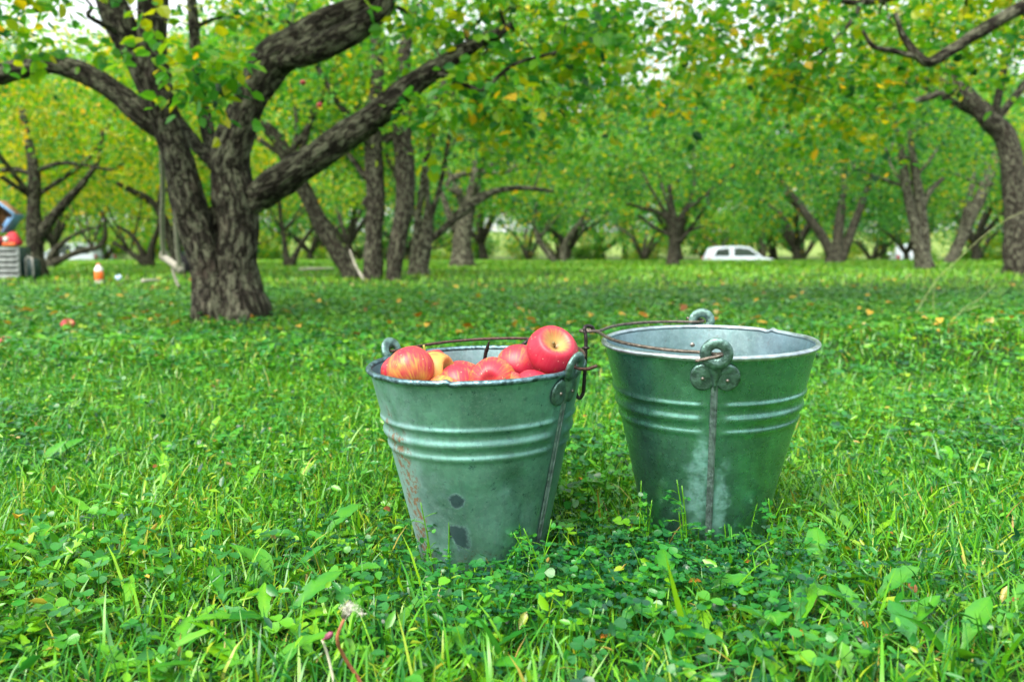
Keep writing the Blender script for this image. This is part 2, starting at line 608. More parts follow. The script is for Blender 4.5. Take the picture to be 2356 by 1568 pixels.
def apple_tree(name, label, base_px, limbs, crown, clumps, leaf, tint, seed, depth=None, group=None, seg=10, extra=3, sig=0.36, n_each=150,
               yellow=0.03, px_clumps=(), cat="tree", gn=0.07, zmin=1.15, flare=1.35, n_px=60, px_sig=0.14, smp=5, rscale=.82, shown=330, bark=None):
    """limbs: rows (px, py, r_px[, depth offset]); crown: centre offset from the base, radii"""
    rs = np.random.default_rng(seed)
    if depth is None:
        b, D = G(*base_px)
    else:
        D = depth
        b = P(base_px[0], base_px[1], D)
        b[2] = tz(b[0], b[1])
    tb = MB()
    skel = []
    for li, l in enumerate(limbs):
        pts = np.array([np.append(P(r[0], r[1], D + (r[3] if len(r) > 3 else 0)), rscale * r[2] * (D + (r[3] if len(r) > 3 else 0)) / F_PX) for r in l])
        if l[0][1] > base_px[1] - 12:               # foot of a stem: root it in the soil with a flare
            p0 = pts[0].copy()
            p0[2] = tz(p0[0], p0[1]) - 0.08
            p0[3] *= flare * 1.08
            p1 = pts[0].copy()
            p1[2] = tz(p1[0], p1[1]) + 0.03 + 0.25 * pts[0][3]
            p1[3] *= flare * 0.93
            pts = np.vstack([p0, p1, pts[1:]])
        sp = smooth_path(pts, smp)
        sp[:, 3] = np.maximum(sp[:, 3], 0.004)
        kw = np.ones(5) / 5
        wob = np.stack([np.convolve(rs.normal(0, 0.10, len(sp)), kw, "same") for _ in range(3)], 1) * sp[:, 3:4]
        tube(tb, sp[:, :3] + wob, sp[:, 3], seg if sp[0, 3] > 0.03 else 6, gn, bark=True)
        skel.append(sp)
    S = np.vstack(skel)
    cc = b + np.array(crown[0])
    rad = np.array(crown[1])
    # further limbs of its own, out of the fork
    top = skel[0][min(len(skel[0]) - 1, int(len(skel[0]) * 0.6))]
    for k in range(extra):
        a = rs.uniform(0, 6.28) if k else rs.uniform(0.5, 2.6)
        u = np.array([math.cos(a) * rad[0] * .75, math.sin(a) * rad[1] * .75, rs.uniform(-.1, .6) * rad[2]])
        t = cc + u
        m1 = top[:3] * .6 + t * .4 + rs.normal(0, .12, 3)
        m2 = top[:3] * .25 + t * .75 + rs.normal(0, .15, 3) + np.array([0, 0, .2])
        r0 = max(top[3] * 0.42, 0.025)
        sp = smooth_path(np.vstack([np.append(top[:3], r0), np.append(m1, r0 * .8), np.append(m2, r0 * .5), np.append(t, r0 * .25)]), 5)
        tube(tb, sp[:, :3], sp[:, 3], 7, gn, bark=True)
        S = np.vstack([S, sp])
    # leaf clumps spread through the crown
    cl = []
    clumps = int(clumps * 1.3)
    while len(cl) < clumps:
        v = rs.normal(0, 1, 3)
        v /= np.linalg.norm(v)
        p = cc + v * rad * rs.uniform(0.35, 1.0) ** 0.6
        if p[2] - tz(p[0], p[1]) < zmin:
            continue
        dp = (p - CAM) @ fwd
        qx, qy = CX + (p - CAM) @ rgt / dp * F_PX, CY - (p - CAM) @ upv / dp * F_PX
        # keep the bare limbs bare: no clump in front of them low in the crown
        if dp < D + .3 and qy > -90 and any(abs(qx - r[0]) < r[2] + sig / dp * F_PX and abs(qy - r[1]) < 60 and r[1] > shown - 320 for l in limbs for r in l if r[2] > 8 and r[1] > (-60 if shown < 200 else shown)):
            continue
        cl.append(p)
    pxc = [P(c[0], c[1], D + c[2]) for c in px_clumps]
    S, ends = grow(tb, S, np.array(cl + pxc), 0.03, rs)
    root = empty(name, b, label, cat, group)
    tb.build("trunk", bark or M_BARK, root, offset=b)
    lb = MB()
    leaves(lb, cl, n_each, sig, leaf, tint, yellow=yellow, rs=rs)
    if pxc:
        sub = []
        for p in pxc:
            sub += [p + rs.normal(0, px_sig, 3) for _ in range(4)]
        leaves(lb, sub, n_px // 4, px_sig * 0.6, leaf, tint, yellow=yellow, rs=rs)
    lb.build("crown", M_LEAF, root, offset=b, smooth=False)
    return root


def trees():
    NEAR = "old apple trees of the orchard"
    # the big old tree on the left
    apple_tree("apple_tree", "big old apple tree with a thick forked trunk and heavy limbs left of the buckets", (528, 738), [
        [(500, 734, 56), (482, 640, 43), (462, 560, 41), (438, 477, 46), (413, 385, 38), (388, 300, 36), (367, 210, 38, -.05)],
        [(555, 734, 62), (548, 640, 53), (547, 560, 50), (547, 480, 51), (531, 385, 47), (552, 305, 40), (574, 240, 40), (595, 190, 44), (630, 140, 48), (690, 95, 46), (760, 55, 40), (840, 10, 34), (930, -60, 28)],
        [(368, 225, 36), (352, 130, 36), (352, 40, 37), (350, -60, 34), (330, -190, 28)],
        [(368, 240, 32), (335, 170, 36), (295, 90, 37), (258, 10, 37), (225, -90, 33), (190, -220, 26)],
        [(395, 320, 24), (340, 272, 30), (280, 222, 29), (225, 185, 27), (165, 158, 26), (105, 148, 24), (45, 156, 25, .1), (-40, 180, 24, .2), (-150, 190, 18, .4)],
        [(650, 145, 20, -.1), (705, 120, 34, -.15), (770, 95, 33, -.2), (830, 60, 30, -.2), (880, 20, 26, -.2), (900, -60, 22, -.2)],
        [(560, 480, 34), (600, 445, 40), (655, 410, 40, -.05), (725, 365, 38, -.1), (805, 308, 36, -.15), (885, 248, 34, -.2), (950, 195, 29, -.25), (1015, 152, 24, -.3), (1080, 110, 18, -.3), (1180, 60, 12, -.3)],
        [(495, 360, 20, .25), (478, 300, 18, .35), (462, 230, 16, .45), (450, 120, 14, .5), (440, -20, 12, .55)],
        [(500, 380, 22, .1), (455, 335, 16, .2), (425, 295, 13, .3), (405, 260, 9, .35)],
        [(515, 470, 30, 0), (510, 400, 28, .05), (505, 352, 22, .08), (515, 310, 20, .15), (540, 250, 18, .25)],
        [(525, 736, 52, .1), (515, 640, 45, .12), (505, 560, 36, .14), (497, 480, 26, .16)],
        [(1000, 165, 9, -.3), (1050, 185, 7, -.4), (1110, 205, 6, -.5), (1180, 150, 5, -.5), (1280, 120, 4, -.4)],
    ], ((0.3, 0.1, 3.5), (3.7, 3.5, 1.25)), 120, 0.075, 0.50, 11, group=NEAR, seg=24, extra=0, rscale=.90, sig=0.30, n_each=130, gn=0.05, zmin=2.15, shown=0, flare=1.25, smp=7,
        yellow=0.05, px_clumps=[(450, 60, -.9), (468, 120, -1.0), (440, 195, -.9), (485, 175, -.95), (1000, 110, -.3), (1060, 60, -.3), (1110, 130, -.4), (1090, 215, -.5),
                   (1170, 190, -.5), (1200, 90, -.4), (1290, 60, -.3), (1270, 130, -.3), (1010, 250, -.4), (1000, 330, -.4), (1340, 30, -.2), (950, 60, 0), (1150, 20, -.3),
                   (60, 0, -.8), (140, 25, -.8), (20, 45, -.7), (190, -10, -.6), (1230, 30, 0), (1400, 60, .3), (1330, 100, .2), (1120, 290, -.3), (1180, 250, -.2), (1240, 200, 0), (1320, 180, .2), (1380, 140, .4), (1260, 300, .3), (1350, 250, .6), (1420, 110, .6), (1460, 40, .5), (1060, 260, .2), (1150, 330, .4), (560, 60, .6), (620, 20, .7)],
        n_px=70, px_sig=0.11)
    # right foreground tree, its trunk outside the frame
    apple_tree("apple_tree", "yellowing apple tree whose branches hang into the upper right corner of the picture", (2900, 690), [
        [(2900, 690, 70), (2880, 560, 60), (2840, 420, 55), (2780, 300, 50)],
        [(2790, 310, 40), (2600, 90, 32, -.7), (2450, -10, 25, -1.3), (2356, 15, 20, -1.4), (2250, 75, 17, -1.4), (2180, 122, 15, -1.4), (2130, 142, 14, -1.4), (2080, 85, 9, -1.4), (2060, 30, 6, -1.4)],
        [(2790, 310, 40), (2620, 20, 30, -.6), (2400, -60, 22, -.8), (2200, -40, 14, -.9), (2000, 5, 9, -.9), (1900, -5, 6, -.9)],
        [(2135, 140, 9, -1.4), (2060, 118, 8, -1.4), (2010, 108, 7, -1.4), (1985, 70, 5, -1.4)],
        [(2000, -20, 9, -.9), (1950, 60, 6, -1), (1880, 130, 5, -1), (1820, 190, 3, -1)],
    ], ((-1.0, 0.5, 3.0), (3.2, 2.6, 1.1)), 60, 0.078, 0.52, 12, group=NEAR, seg=14, extra=2, sig=0.3, n_each=110, yellow=0.08, zmin=2.25,
        px_clumps=[(x + random.uniform(-30, 30), y + random.uniform(-25, 25), random.uniform(-1.2, .4)) for (x, y) in
                   [(1700, 60), (1760, 110), (1820, 40), (1850, 130), (1900, 80), (1940, 170), (1980, 40), (2010, 120), (2050, 60), (2060, 180), (2110, 30), (2140, 100), (2180, 90),
                    (2210, 40), (2250, 70), (2290, 50), (2320, 40), (2340, 60), (1780, 190), (1860, 220), (1930, 250), (2000, 220), (1880, 280), (1640, 30), (1560, 10), (1720, 10), (1800, 5), (1880, 10), (2160, 5), (1420, 20), (1480, 70), (1530, 120), (1600, 130), (1640, 190), (1690, 150), (1380, 80), (1450, 150), (1740, 230), (1800, 270), (1980, 290), (2000, 250), (1920, 310), (2000, 60), (2100, 100), (2240, 20), (2340, 10), (1660, 100), (1580, 220), (1520, 200), (1960, 210), (1850, 60), (2170, 60), (1900, 20), (1760, 60)]],
        n_px=84, px_sig=0.18)
    apple_tree("apple_tree", "left edge apple tree with an upright forked trunk behind the crate pile", (82, 634), [
        [(82, 634, 25), (80, 580, 23), (80, 530, 22), (76, 470, 18), (78, 400, 16), (66, 330, 12), (50, 250, 8)],
        [(88, 545, 16), (120, 500, 14), (160, 455, 12), (195, 415, 9), (225, 370, 6), (235, 300, 4)],
        [(74, 400, 8), (30, 390, 8), (-40, 400, 7)], [(80, 395, 7), (140, 375, 6), (210, 382, 5), (255, 390, 4), (290, 372, 3)],
    ], ((0, 0.2, 2.75), (3.0, 2.6, 1.55)), 62, 0.085, 0.56, 13, group=NEAR, n_each=140, yellow=0.08)
    apple_tree("apple_tree", "apple tree with one long trunk leaning left past the big tree's diagonal limb", (805, 640), [
        [(808, 642, 24), (778, 585, 24), (742, 522, 23), (707, 450, 22), (672, 390, 21), (650, 340, 20), (625, 305, 18), (600, 285, 14), (560, 250, 9)],
        [(672, 395, 10), (700, 330, 9), (720, 250, 7)]],
        ((-1.6, 0.6, 2.9), (2.6, 2.4, 1.5)), 50, 0.085, 0.50, 14, group=NEAR, n_each=140, flare=1.15)
    apple_tree("apple_tree", "apple tree with twin upright trunks rising side by side behind the left bucket", (880, 644), [
        [(858, 646, 28), (858, 560, 26), (862, 480, 26), (862, 400, 27), (858, 330, 26), (862, 250, 23), (868, 170, 18), (860, 60, 12)],
        [(905, 642, 23), (915, 560, 24), (930, 470, 27), (932, 380, 28), (925, 300, 28), (925, 230, 25), (932, 120, 18), (950, 20, 12)],
        [(842, 410, 9), (815, 372, 8), (790, 340, 5)], [(838, 475, 10), (852, 462, 16), (868, 455, 10)]],
        ((0.3, 0.6, 3.4), (2.8, 2.6, 1.4)), 48, 0.085, 0.48, 15, group=NEAR, n_each=140, flare=1.08, zmin=2.0)
    apple_tree("apple_tree", "short thick forked apple tree with a long bare limb arching right behind the twin trunks", (962, 634), [
        [(968, 634, 25), (976, 570, 22), (985, 500, 17), (990, 470, 12)], [(948, 634, 14), (955, 570, 12), (962, 500, 10)],
        [(958, 520, 9), (972, 430, 10), (984, 355, 9), (1000, 280, 6), (1010, 200, 4)],
        [(982, 560, 10), (1022, 525, 10), (1060, 490, 14), (1100, 458, 14), (1145, 438, 9), (1205, 432, 7), (1275, 440, 4)]],
        ((0.5, 1.0, 2.9), (2.6, 2.6, 1.3)), 45, 0.09, 0.44, 16, group=NEAR, bark=M_BARK_PALE, shown=280, n_each=140, flare=1.1, zmin=1.9)
    apple_tree("apple_tree", "stout apple tree with a thick short trunk right of the arching bare limb's start", (1065, 614), [
        [(1066, 615, 29), (1063, 575, 27), (1066, 530, 26), (1078, 480, 20), (1092, 430, 18), (1098, 370, 12)],
        [(1050, 530, 14), (1030, 485, 10), (1015, 440, 6)], [(1062, 450, 9), (1030, 425, 9), (1060, 402, 9), (1110, 396, 8), (1165, 396, 6), (1190, 375, 4)],
        [(1100, 400, 6), (1170, 360, 5), (1190, 390, 4)]],
        ((0.4, 0.5, 2.9), (3.0, 2.8, 1.6)), 60, 0.10, 0.42, 17, group=NEAR, bark=M_BARK_PALE, n_each=130)
    apple_tree("apple_tree", "slender apple tree with two stems in a wide V in the far row", (1285, 604), [
        [(1275, 605, 9), (1255, 575, 9), (1240, 550, 8), (1232, 520, 7), (1234, 465, 5)], [(1296, 605, 10), (1298, 565, 9), (1316, 535, 8), (1337, 508, 6), (1350, 480, 4)]],
        ((0, 0.5, 2.9), (3.2, 2.8, 1.7)), 55, 0.12, 0.40, 18, group=NEAR, bark=M_BARK_PALE, shown=450, n_each=110, flare=1.1)
    apple_tree("apple_tree", "low apple tree with a stubby trunk and one limb bending right in the far row", (1378, 600), [
        [(1378, 601, 15), (1380, 575, 13), (1372, 545, 9), (1360, 515, 6)], [(1382, 578, 9), (1420, 552, 7), (1442, 522, 6), (1478, 488, 4)]],
        ((0.3, 0.5, 3.0), (3.6, 3.0, 1.7)), 55, 0.12, 0.38, 19, group=NEAR, n_each=110)
    apple_tree("apple_tree", "apple tree with a slim dark trunk and fanning limbs left of the white car", (1549, 613), [
        [(1549, 614, 16), (1549, 565, 14), (1551, 520, 13), (1545, 470, 9), (1540, 425, 6)], [(1551, 530, 8), (1522, 492, 7), (1482, 480, 5), (1440, 468, 3)],
        [(1553, 530, 9), (1576, 487, 7), (1620, 452, 6), (1658, 418, 4), (1690, 380, 3)], [(1548, 545, 6), (1505, 522, 5), (1468, 495, 4)], [(1556, 560, 5), (1590, 530, 4), (1620, 520, 3)]],
        ((0.1, 0.3, 3.0), (3.1, 2.8, 1.6)), 66, 0.10, 0.34, 20, group=NEAR, n_each=130, zmin=1.5)
    apple_tree("apple_tree", "apple tree with three splayed dark trunks right of the white car", (1920, 606), [
        [(1918, 607, 19), (1912, 580, 17), (1888, 540, 13), (1852, 490, 11), (1815, 440, 8), (1790, 400, 5)], [(1925, 600, 14), (1930, 530, 15), (1940, 450, 12), (1942, 380, 8)],
        [(1932, 607, 13), (1956, 540, 13), (1982, 470, 11), (2006, 400, 7), (2020, 340, 4)]],
        ((0.1, 0.3, 3.0), (3.2, 2.8, 1.6)), 60, 0.10, 0.30, 21, group=NEAR, n_each=130)
    apple_tree("apple_tree", "apple tree with two pale grey stems rising from one foot near the right edge", (2122, 620), [
        [(2126, 621, 22), (2112, 560, 18), (2096, 480, 14), (2082, 400, 13), (2070, 330, 8), (2055, 260, 5)], [(2132, 605, 14), (2127, 540, 13), (2116, 460, 14), (2102, 380, 11), (2092, 300, 7)],
        [(2122, 480, 8), (2140, 440, 8), (2170, 410, 6)], [(2090, 365, 5), (2050, 350, 5), (2010, 330, 3)]],
        ((-.3, 1.6, 3.0), (3.0, 2.6, 1.5)), 60, 0.095, 0.34, 22, group=NEAR, bark=M_BARK_PALE, shown=300, n_each=130)
    apple_tree("apple_tree", "apple tree with a thick grey trunk slanting right behind the tall grass stalk", (2184, 607), [
        [(2184, 608, 16), (2202, 570, 16), (2232, 500, 17), (2262, 440, 16), (2288, 370, 12), (2302, 310, 8), (2320, 230, 5)], [(2207, 560, 10), (2222, 490, 10), (2238, 420, 7), (2245, 360, 4)]],
        ((0.5, 0.5, 3.1), (3.2, 2.8, 1.6)), 55, 0.11, 0.42, 23, group=NEAR, bark=M_BARK_PALE, shown=300, n_each=120, flare=1.1)
    apple_tree("apple_tree", "dark apple tree at the right edge whose trunk bends sharply to the upper left", (2338, 622), [
        [(2338, 622, 31), (2335, 540, 29), (2334, 440, 28), (2325, 350, 27), (2300, 300, 26), (2262, 262, 24), (2225, 222, 20), (2185, 165, 14), (2155, 110, 9)],
        [(2215, 215, 12), (2170, 190, 12), (2120, 180, 9), (2065, 195, 6)], [(2200, 210, 10), (2140, 222, 9), (2080, 240, 7), (2010, 252, 4)]],
        ((-1.0, 0.9, 4.4), (3.0, 2.6, 1.2)), 34, 0.09, 0.50, 24, group=NEAR, depth=14.2, shown=110, rscale=.9, n_each=130, yellow=0.08, flare=1.12, zmin=3.2)
    apple_tree("apple_tree", "apple tree with low crooked limbs on the left beyond the juice bottle", (110, 618), [
        [(110, 619, 11), (140, 596, 9), (185, 578, 8), (225, 568, 7), (243, 545, 6), (240, 498, 4)], [(106, 615, 9), (140, 562, 7), (195, 530, 4), (240, 520, 3)]],
        ((0.6, 1, 2.6), (3.0, 2.6, 1.5)), 55, 0.10, 0.62, 25, group=NEAR, n_each=120, yellow=0.14, zmin=1.4)
    apple_tree("apple_tree", "apple tree with a bundle of low spreading stems beyond the swing", (340, 614), [
        [(340, 615, 12), (312, 590, 9), (282, 570, 6), (262, 558, 5)], [(340, 612, 10), (322, 570, 8), (302, 540, 6), (270, 520, 4)], [(346, 614, 12), (352, 560, 9), (366, 520, 7), (372, 460, 4)]],
        ((0, 0.6, 2.7), (3.2, 2.8, 1.5)), 58, 0.11, 0.64, 26, group=NEAR, n_each=120, yellow=0.16, zmin=1.4)
    apple_tree("apple_tree", "apple tree with a leaning grey trunk right behind the swing ropes", (408, 628), [
        [(412, 629, 14), (397, 565, 13), (377, 505, 12), (348, 462, 9), (312, 440, 6), (270, 420, 4)]],
        ((-0.8, 0.8, 2.7), (2.8, 2.4, 1.4)), 50, 0.09, 0.60, 27, group=NEAR, n_each=120, yellow=0.12, zmin=1.5)
    apple_tree("apple_tree", "small V shaped apple tree seen under the diagonal limb of the big tree", (665, 614), [
        [(660, 615, 9), (655, 560, 7), (645, 490, 6), (640, 430, 4)], [(670, 615, 10), (688, 570, 7), (716, 530, 5), (740, 500, 3)]],
        ((0, 0.6, 2.8), (3.0, 2.6, 1.5)), 55, 0.10, 0.56, 28, group=NEAR, n_each=120, yellow=0.08)
    apple_tree("apple_tree", "apple tree with thin dark slanting limbs directly right of the white car", (1838, 596), [
        [(1838, 597, 6), (1816, 572, 5), (1780, 545, 4), (1720, 512, 3)], [(1842, 597, 7), (1832, 562, 5), (1800, 532, 4)], [(1780, 597, 10), (1776, 560, 9), (1755, 530, 6), (1740, 505, 4)]],
        ((0, 0.6, 2.8), (3.4, 2.8, 1.6)), 50, 0.13, 0.38, 29, group=NEAR, n_each=100)


trees()


def far_tree_proto(name, seed, h, r, n_cl, leaf, tint, n_each, label, group, trunk_h=0.7, tr=0.16, sig=0.45):
    rs = np.random.default_rng(seed)
    tb = MB()
    fk = np.array([rs.normal(0, .08), rs.normal(0, .08), trunk_h, tr * .8])
    sp = smooth_path(np.array([[0, 0, -.1, tr * 1.4], [0, 0, .06, tr * 1.15], [fk[0] * .5, fk[1] * .5, trunk_h * .5, tr * .9], fk]), 4)
    tube(tb, sp[:, :3], sp[:, 3], 9, .08, bark=True)
    S = sp[6:]
    nl = 5
    for k in range(nl):
        a = k * 6.283 / nl + rs.uniform(-.5, .5)
        e = np.array([math.cos(a) * r * .65, math.sin(a) * r * .65, trunk_h + (h - trunk_h) * rs.uniform(.35, .7)])
        m1 = fk[:3] + np.array([math.cos(a) * r * .22, math.sin(a) * r * .22, (e[2] - trunk_h) * .42]) + rs.normal(0, .08, 3)
        m2 = fk[:3] * .3 + e * .7 + rs.normal(0, .15, 3)
        q = smooth_path(np.vstack([np.append(fk[:3] - [0, 0, .1], tr * .62), np.append(m1, tr * .5), np.append(m2, tr * .3), np.append(e, tr * .15)]), 4)
        tube(tb, q[:, :3], q[:, 3], 7, .08, bark=True)
        S = np.vstack([S, q])
    cl = []
    cc = np.array([0, 0, trunk_h + (h - trunk_h) * .58])
    rad = np.array([r, r, (h - trunk_h) * .48])
    while len(cl) < n_cl:
        v = rs.normal(0, 1, 3)
        v /= np.linalg.norm(v)
        p = cc + v * rad * rs.uniform(.3, 1) ** .6
        if p[2] > trunk_h * 1.5:
            cl.append(p)
    grow(tb, S, np.array(cl), .03, rs, 4)
    root = empty(name, (0, 0, 0), label, "tree", group)
    tb.build("trunk", M_BARK, root)
    lb = MB()
    leaves(lb, cl, n_each, sig, leaf, tint, yellow=.05, rs=rs)
    lb.build("crown", M_LEAF, root, smooth=False)
    return root


def far_trees():
    rs = np.random.default_rng(5)
    g = "apple trees of the far rows"
    lab = "distant apple tree in the far rows of the orchard"
    protos = [far_tree_proto("apple_tree", 40 + k, 4.6 + .3 * k, 3.0, 48, 0.15, t, 100, lab, g) for k, t in enumerate((.28, .38, .52))]
    spots = []
    for y in (31, 37, 44, 52):
        n = int(y * 1.45 / 5.6)
        for k in range(n + 1):
            x = -y * .72 + k * 5.6 + rs.uniform(-1.3, 1.3)
            yy = y + rs.uniform(-1.5, 1.5)
            if abs(x - (1675 - CX) / F_PX * yy) < 1.8 and yy < 46 and yy > 30:
                continue
            spots.append((x, yy))
    used = [False] * 3
    for i, (x, y) in enumerate(spots):
        px = CX + x / y * F_PX
        k = 2 if px < 700 else int(rs.integers(0, 2))
        o = protos[k] if not used[k] else copy_tree(protos[k])
        used[k] = True
        o.location = (x, y, float(tz(x, y)))
        o.rotation_euler = (0, 0, rs.uniform(0, 6.28))
        s = rs.uniform(.85, 1.15)
        o.scale = (s, s, s)
    for (x, y, k) in ((-6.5, -9, 2), (-1.5, -12, 0), (3.5, -9.5, 1), (8.5, -8, 0), (-11, -5, 2), (12, -3, 1)):  # unseen trees added behind the camera for the buckets to reflect
        o = copy_tree(protos[k])
        o["label"] = "unseen apple tree added behind the viewer for the metal to reflect"
        o["group"] = "unseen apple trees added for reflections behind the viewer"
        o.location = (x, y, float(tz(x, y)))
    g3 = "low shrubs along the far side of the orchard"
    sp = [far_tree_proto("shrub", 80 + k, 2.0 + .5 * k, 1.5, 30, 0.16, (.40, .62)[k], 90, "low pale green shrub along the far side of the orchard", g3, .25, .05, .35) for k in range(2)]
    for i in range(26):
        y = rs.uniform(47, 58)
        x = -40 + i * 3.2 + rs.uniform(-1, 1)
        if abs(CX + x / y * F_PX - 1690) < 150:
            y += 13
            x *= (y) / (y - 13)
        o = sp[i] if i < 2 else copy_tree(sp[i % 2])
        o.location = (x, y, float(tz(x, y)))
        o.rotation_euler = (0, 0, rs.uniform(0, 6.28))
        q = rs.uniform(.7, 1.2)
        q *= 2.2 if y > 59 else 1
        o.scale = (q, q, q * rs.uniform(.7, 1.1))
    g2 = "tall trees beyond the orchard"
    tp = [far_tree_proto("tall_tree", 60 + k, 15.0 + 1.5 * k, 5.2, 150, 0.32, .46 + .06 * k, 120, "tall broad leafed tree standing beyond the far orchard rows", g2, 2.6, .3, .8) for k in range(2)]
    ts = [(-54 + k * 5.2 + rs.uniform(-1.5, 1.5), 58 + rs.uniform(-5, 8)) for k in range(22)]
    for i, (x, y) in enumerate(ts):
        o = tp[i] if i < 2 else copy_tree(tp[i % 2])
        o.location = (x, y, float(tz(x, y)))
        o.rotation_euler = (0, 0, rs.uniform(0, 6.28))
        s = rs.uniform(.8, 1.1)
        o.scale = (s, s, s)


far_trees()

# ------------------------------------------------------------------ buckets
def patch(m, az, hz, a0, z0, sa, sz, wob, lo=1.15, hi=0.55):
    """soft irregular mask round azimuth a0, height z0"""
    u = m.math('DIVIDE', m.math('SUBTRACT', az, a0), sa)
    v = m.math('DIVIDE', m.math('SUBTRACT', hz, z0), sz)
    d = m.math('SQRT', m.math('ADD', m.math('MULTIPLY', u, u), m.math('MULTIPLY', v, v)))
    d = m.math('ADD', d, m.math('MULTIPLY', m.math('SUBTRACT', wob, .5), 2.4))
    return m.step(lo, hi, d)


def galvanised(name, left=False, col=(0.40, 0.52, 0.50), inner=False):
    m = NT(name)
    o = m.obj()
    az, hz = m.attr("az"), m.attr("hz")
    big = m.noise(o, 9, 5, .6, .6)
    fine = m.noise(o, 150, 4, .7)
    streak = m.noise(m.scaled(o, (130, 130, 12)), 1, 4, .65)
    vo = m.n("TexVoronoi", i_Vector=o, i_Scale=150.0)
    c = m.mix(m.step(.25, .75, big), tuple(x * .6 for x in col), tuple(x * 1.25 for x in col))
    c = m.mix(m.math('MULTIPLY', m.step(.5, .75, m.noise(o, 24, 5, .7)), .3), c, (0.10, 0.34, 0.36))
    c = m.mix(m.math('MULTIPLY', m.step(.45, .7, streak), .45), c, (0.16, 0.30, 0.33))
    c = m.mix(m.math('MULTIPLY', m.step(.5, .72, m.noise(o, 300, 3, .8)), .4), c, (0.40, 0.56, 0.56))
    sepv = m.n("SeparateColor")
    m.put(sepv.inputs[0], vo.outputs[1])
    c = m.mix(.09, c, sepv.outputs[0], 'OVERLAY')
    rough = m.math('ADD', .24, m.math('MULTIPLY', fine, .22))
    metal = .9
    w1 = m.noise(o, 38, 5, .7)
    w2 = m.noise(o, 110, 5, .75)
    if left:
        spk = m.step(.58, .68, w2)
        c = m.mix(m.math('MULTIPLY', spk, .7), c, (0.03, 0.10, 0.12))
        pale = patch(m, az, hz, -1.15, .10, .55, .18, w1, 1.9, .1)
        c = m.mix(m.math('MULTIPLY', pale, .55), c, (0.30, 0.42, 0.47))
        rz = m.math('MULTIPLY', patch(m, az, hz, -.92, .13, .20, .13, w1), m.step(.47, .55, w2))
        c = m.mix(m.math('MULTIPLY', rz, .9), c, (0.17, 0.075, 0.018))
        rz2 = m.math('MULTIPLY', patch(m, az, hz, .0, .035, .35, .05, w1), m.step(.5, .6, w2))
        c = m.mix(m.math('MULTIPLY', rz2, .6), c, (0.22, 0.11, 0.05))
        dk = m.math('MAXIMUM', patch(m, az, hz, -.24, .150, .10, .012, w1), patch(m, az, hz, -.24, .094, .17, .022, w1))
        c = m.mix(m.math('MULTIPLY', dk, .9), c, (0.008, 0.02, 0.025))
        flat = m.math('MAXIMUM', m.math('MAXIMUM', rz, dk), m.math('MULTIPLY', pale, .5))
        metal = m.math('SUBTRACT', .85, m.math('MULTIPLY', flat, .85))
        rough = m.math('ADD', rough, m.math('ADD', .08, m.math('MULTIPLY', flat, .25)))
    elif not inner:
        wt = m.math('MAXIMUM', patch(m, az, hz, -.34, .115, .17, .055, w1, 1.35, .3), patch(m, az, hz, -.04, .105, .12, .055, w1, 1.35, .3))
        wt = m.math('MAXIMUM', wt, patch(m, az, hz, -.27, .165, .10, .045, w1, 1.35, .3))
        wt = m.math('MULTIPLY', wt, m.step(.25, .6, m.noise(o, 70, 5, .7)))
        c = m.mix(m.math('MULTIPLY', wt, .42), c, (0.20, 0.42, 0.43))
        metal = m.math('SUBTRACT', .94, m.math('MULTIPLY', wt, .5))
        rough = m.math('ADD', m.math('SUBTRACT', rough, .06), m.math('MULTIPLY', wt, .25))
        rz = m.math('MULTIPLY', m.step(.60, .68, w1), m.step(.6, .68, w2))
        c = m.mix(m.math('MULTIPLY', rz, .6), c, (0.16, 0.10, 0.05))
    if inner:
        spk = m.math('MULTIPLY', m.step(.52, .62, w1), m.step(.50, .62, w2))
        c = m.mix(m.math('MULTIPLY', spk, .55), c, (0.14, 0.11, 0.09))
    h = m.math('ADD', m.math('MULTIPLY', big, .6), m.math('MULTIPLY', fine, .05))
    sp_ = m.math('SUBTRACT', .5, m.math('MULTIPLY', dk, .45)) if left else .5
    return m.done(m.bsdf(c, rough, metal, m.bump(h, .35, .006), sp_))


M_GALV_L = galvanised("weathered_zinc", True, (0.20, 0.44, 0.40))
M_GALV_R = galvanised("clean_zinc", False, (0.19, 0.45, 0.385))
M_GALV_IN = galvanised("zinc_inside", False, (0.26, 0.39, 0.44), True)
M_RIM = simple("zinc_rim", (0.40, 0.50, 0.54), .32, .9, .3, 60, .15)
M_RIM_OLD = simple("tarnished_rim", (0.13, 0.23, 0.27), .38, .85, .6, 90, .35)
M_EAR = simple("zinc_ear", (0.13, 0.235, 0.215), .40, .8, .45, 90, .35)
M_SEAM = simple("zinc_seam", (0.21, 0.29, 0.31), .45, .8, .4, 90, .3)
M_WIRE = simple("rusty_wire", (0.065, 0.034, 0.028), .42, .4, .5, 180, .4)
M_WIRE2 = simple("worn_wire", (0.12, 0.105, 0.09), .38, .7, .5, 160, .4)
M_IRON = simple("black_iron", (0.035, 0.030, 0.032), .33, .7, .5, 150, .4)
M_RIVET = simple("rivet_steel", (0.22, 0.20, 0.18), .4, .8, .3, 100)


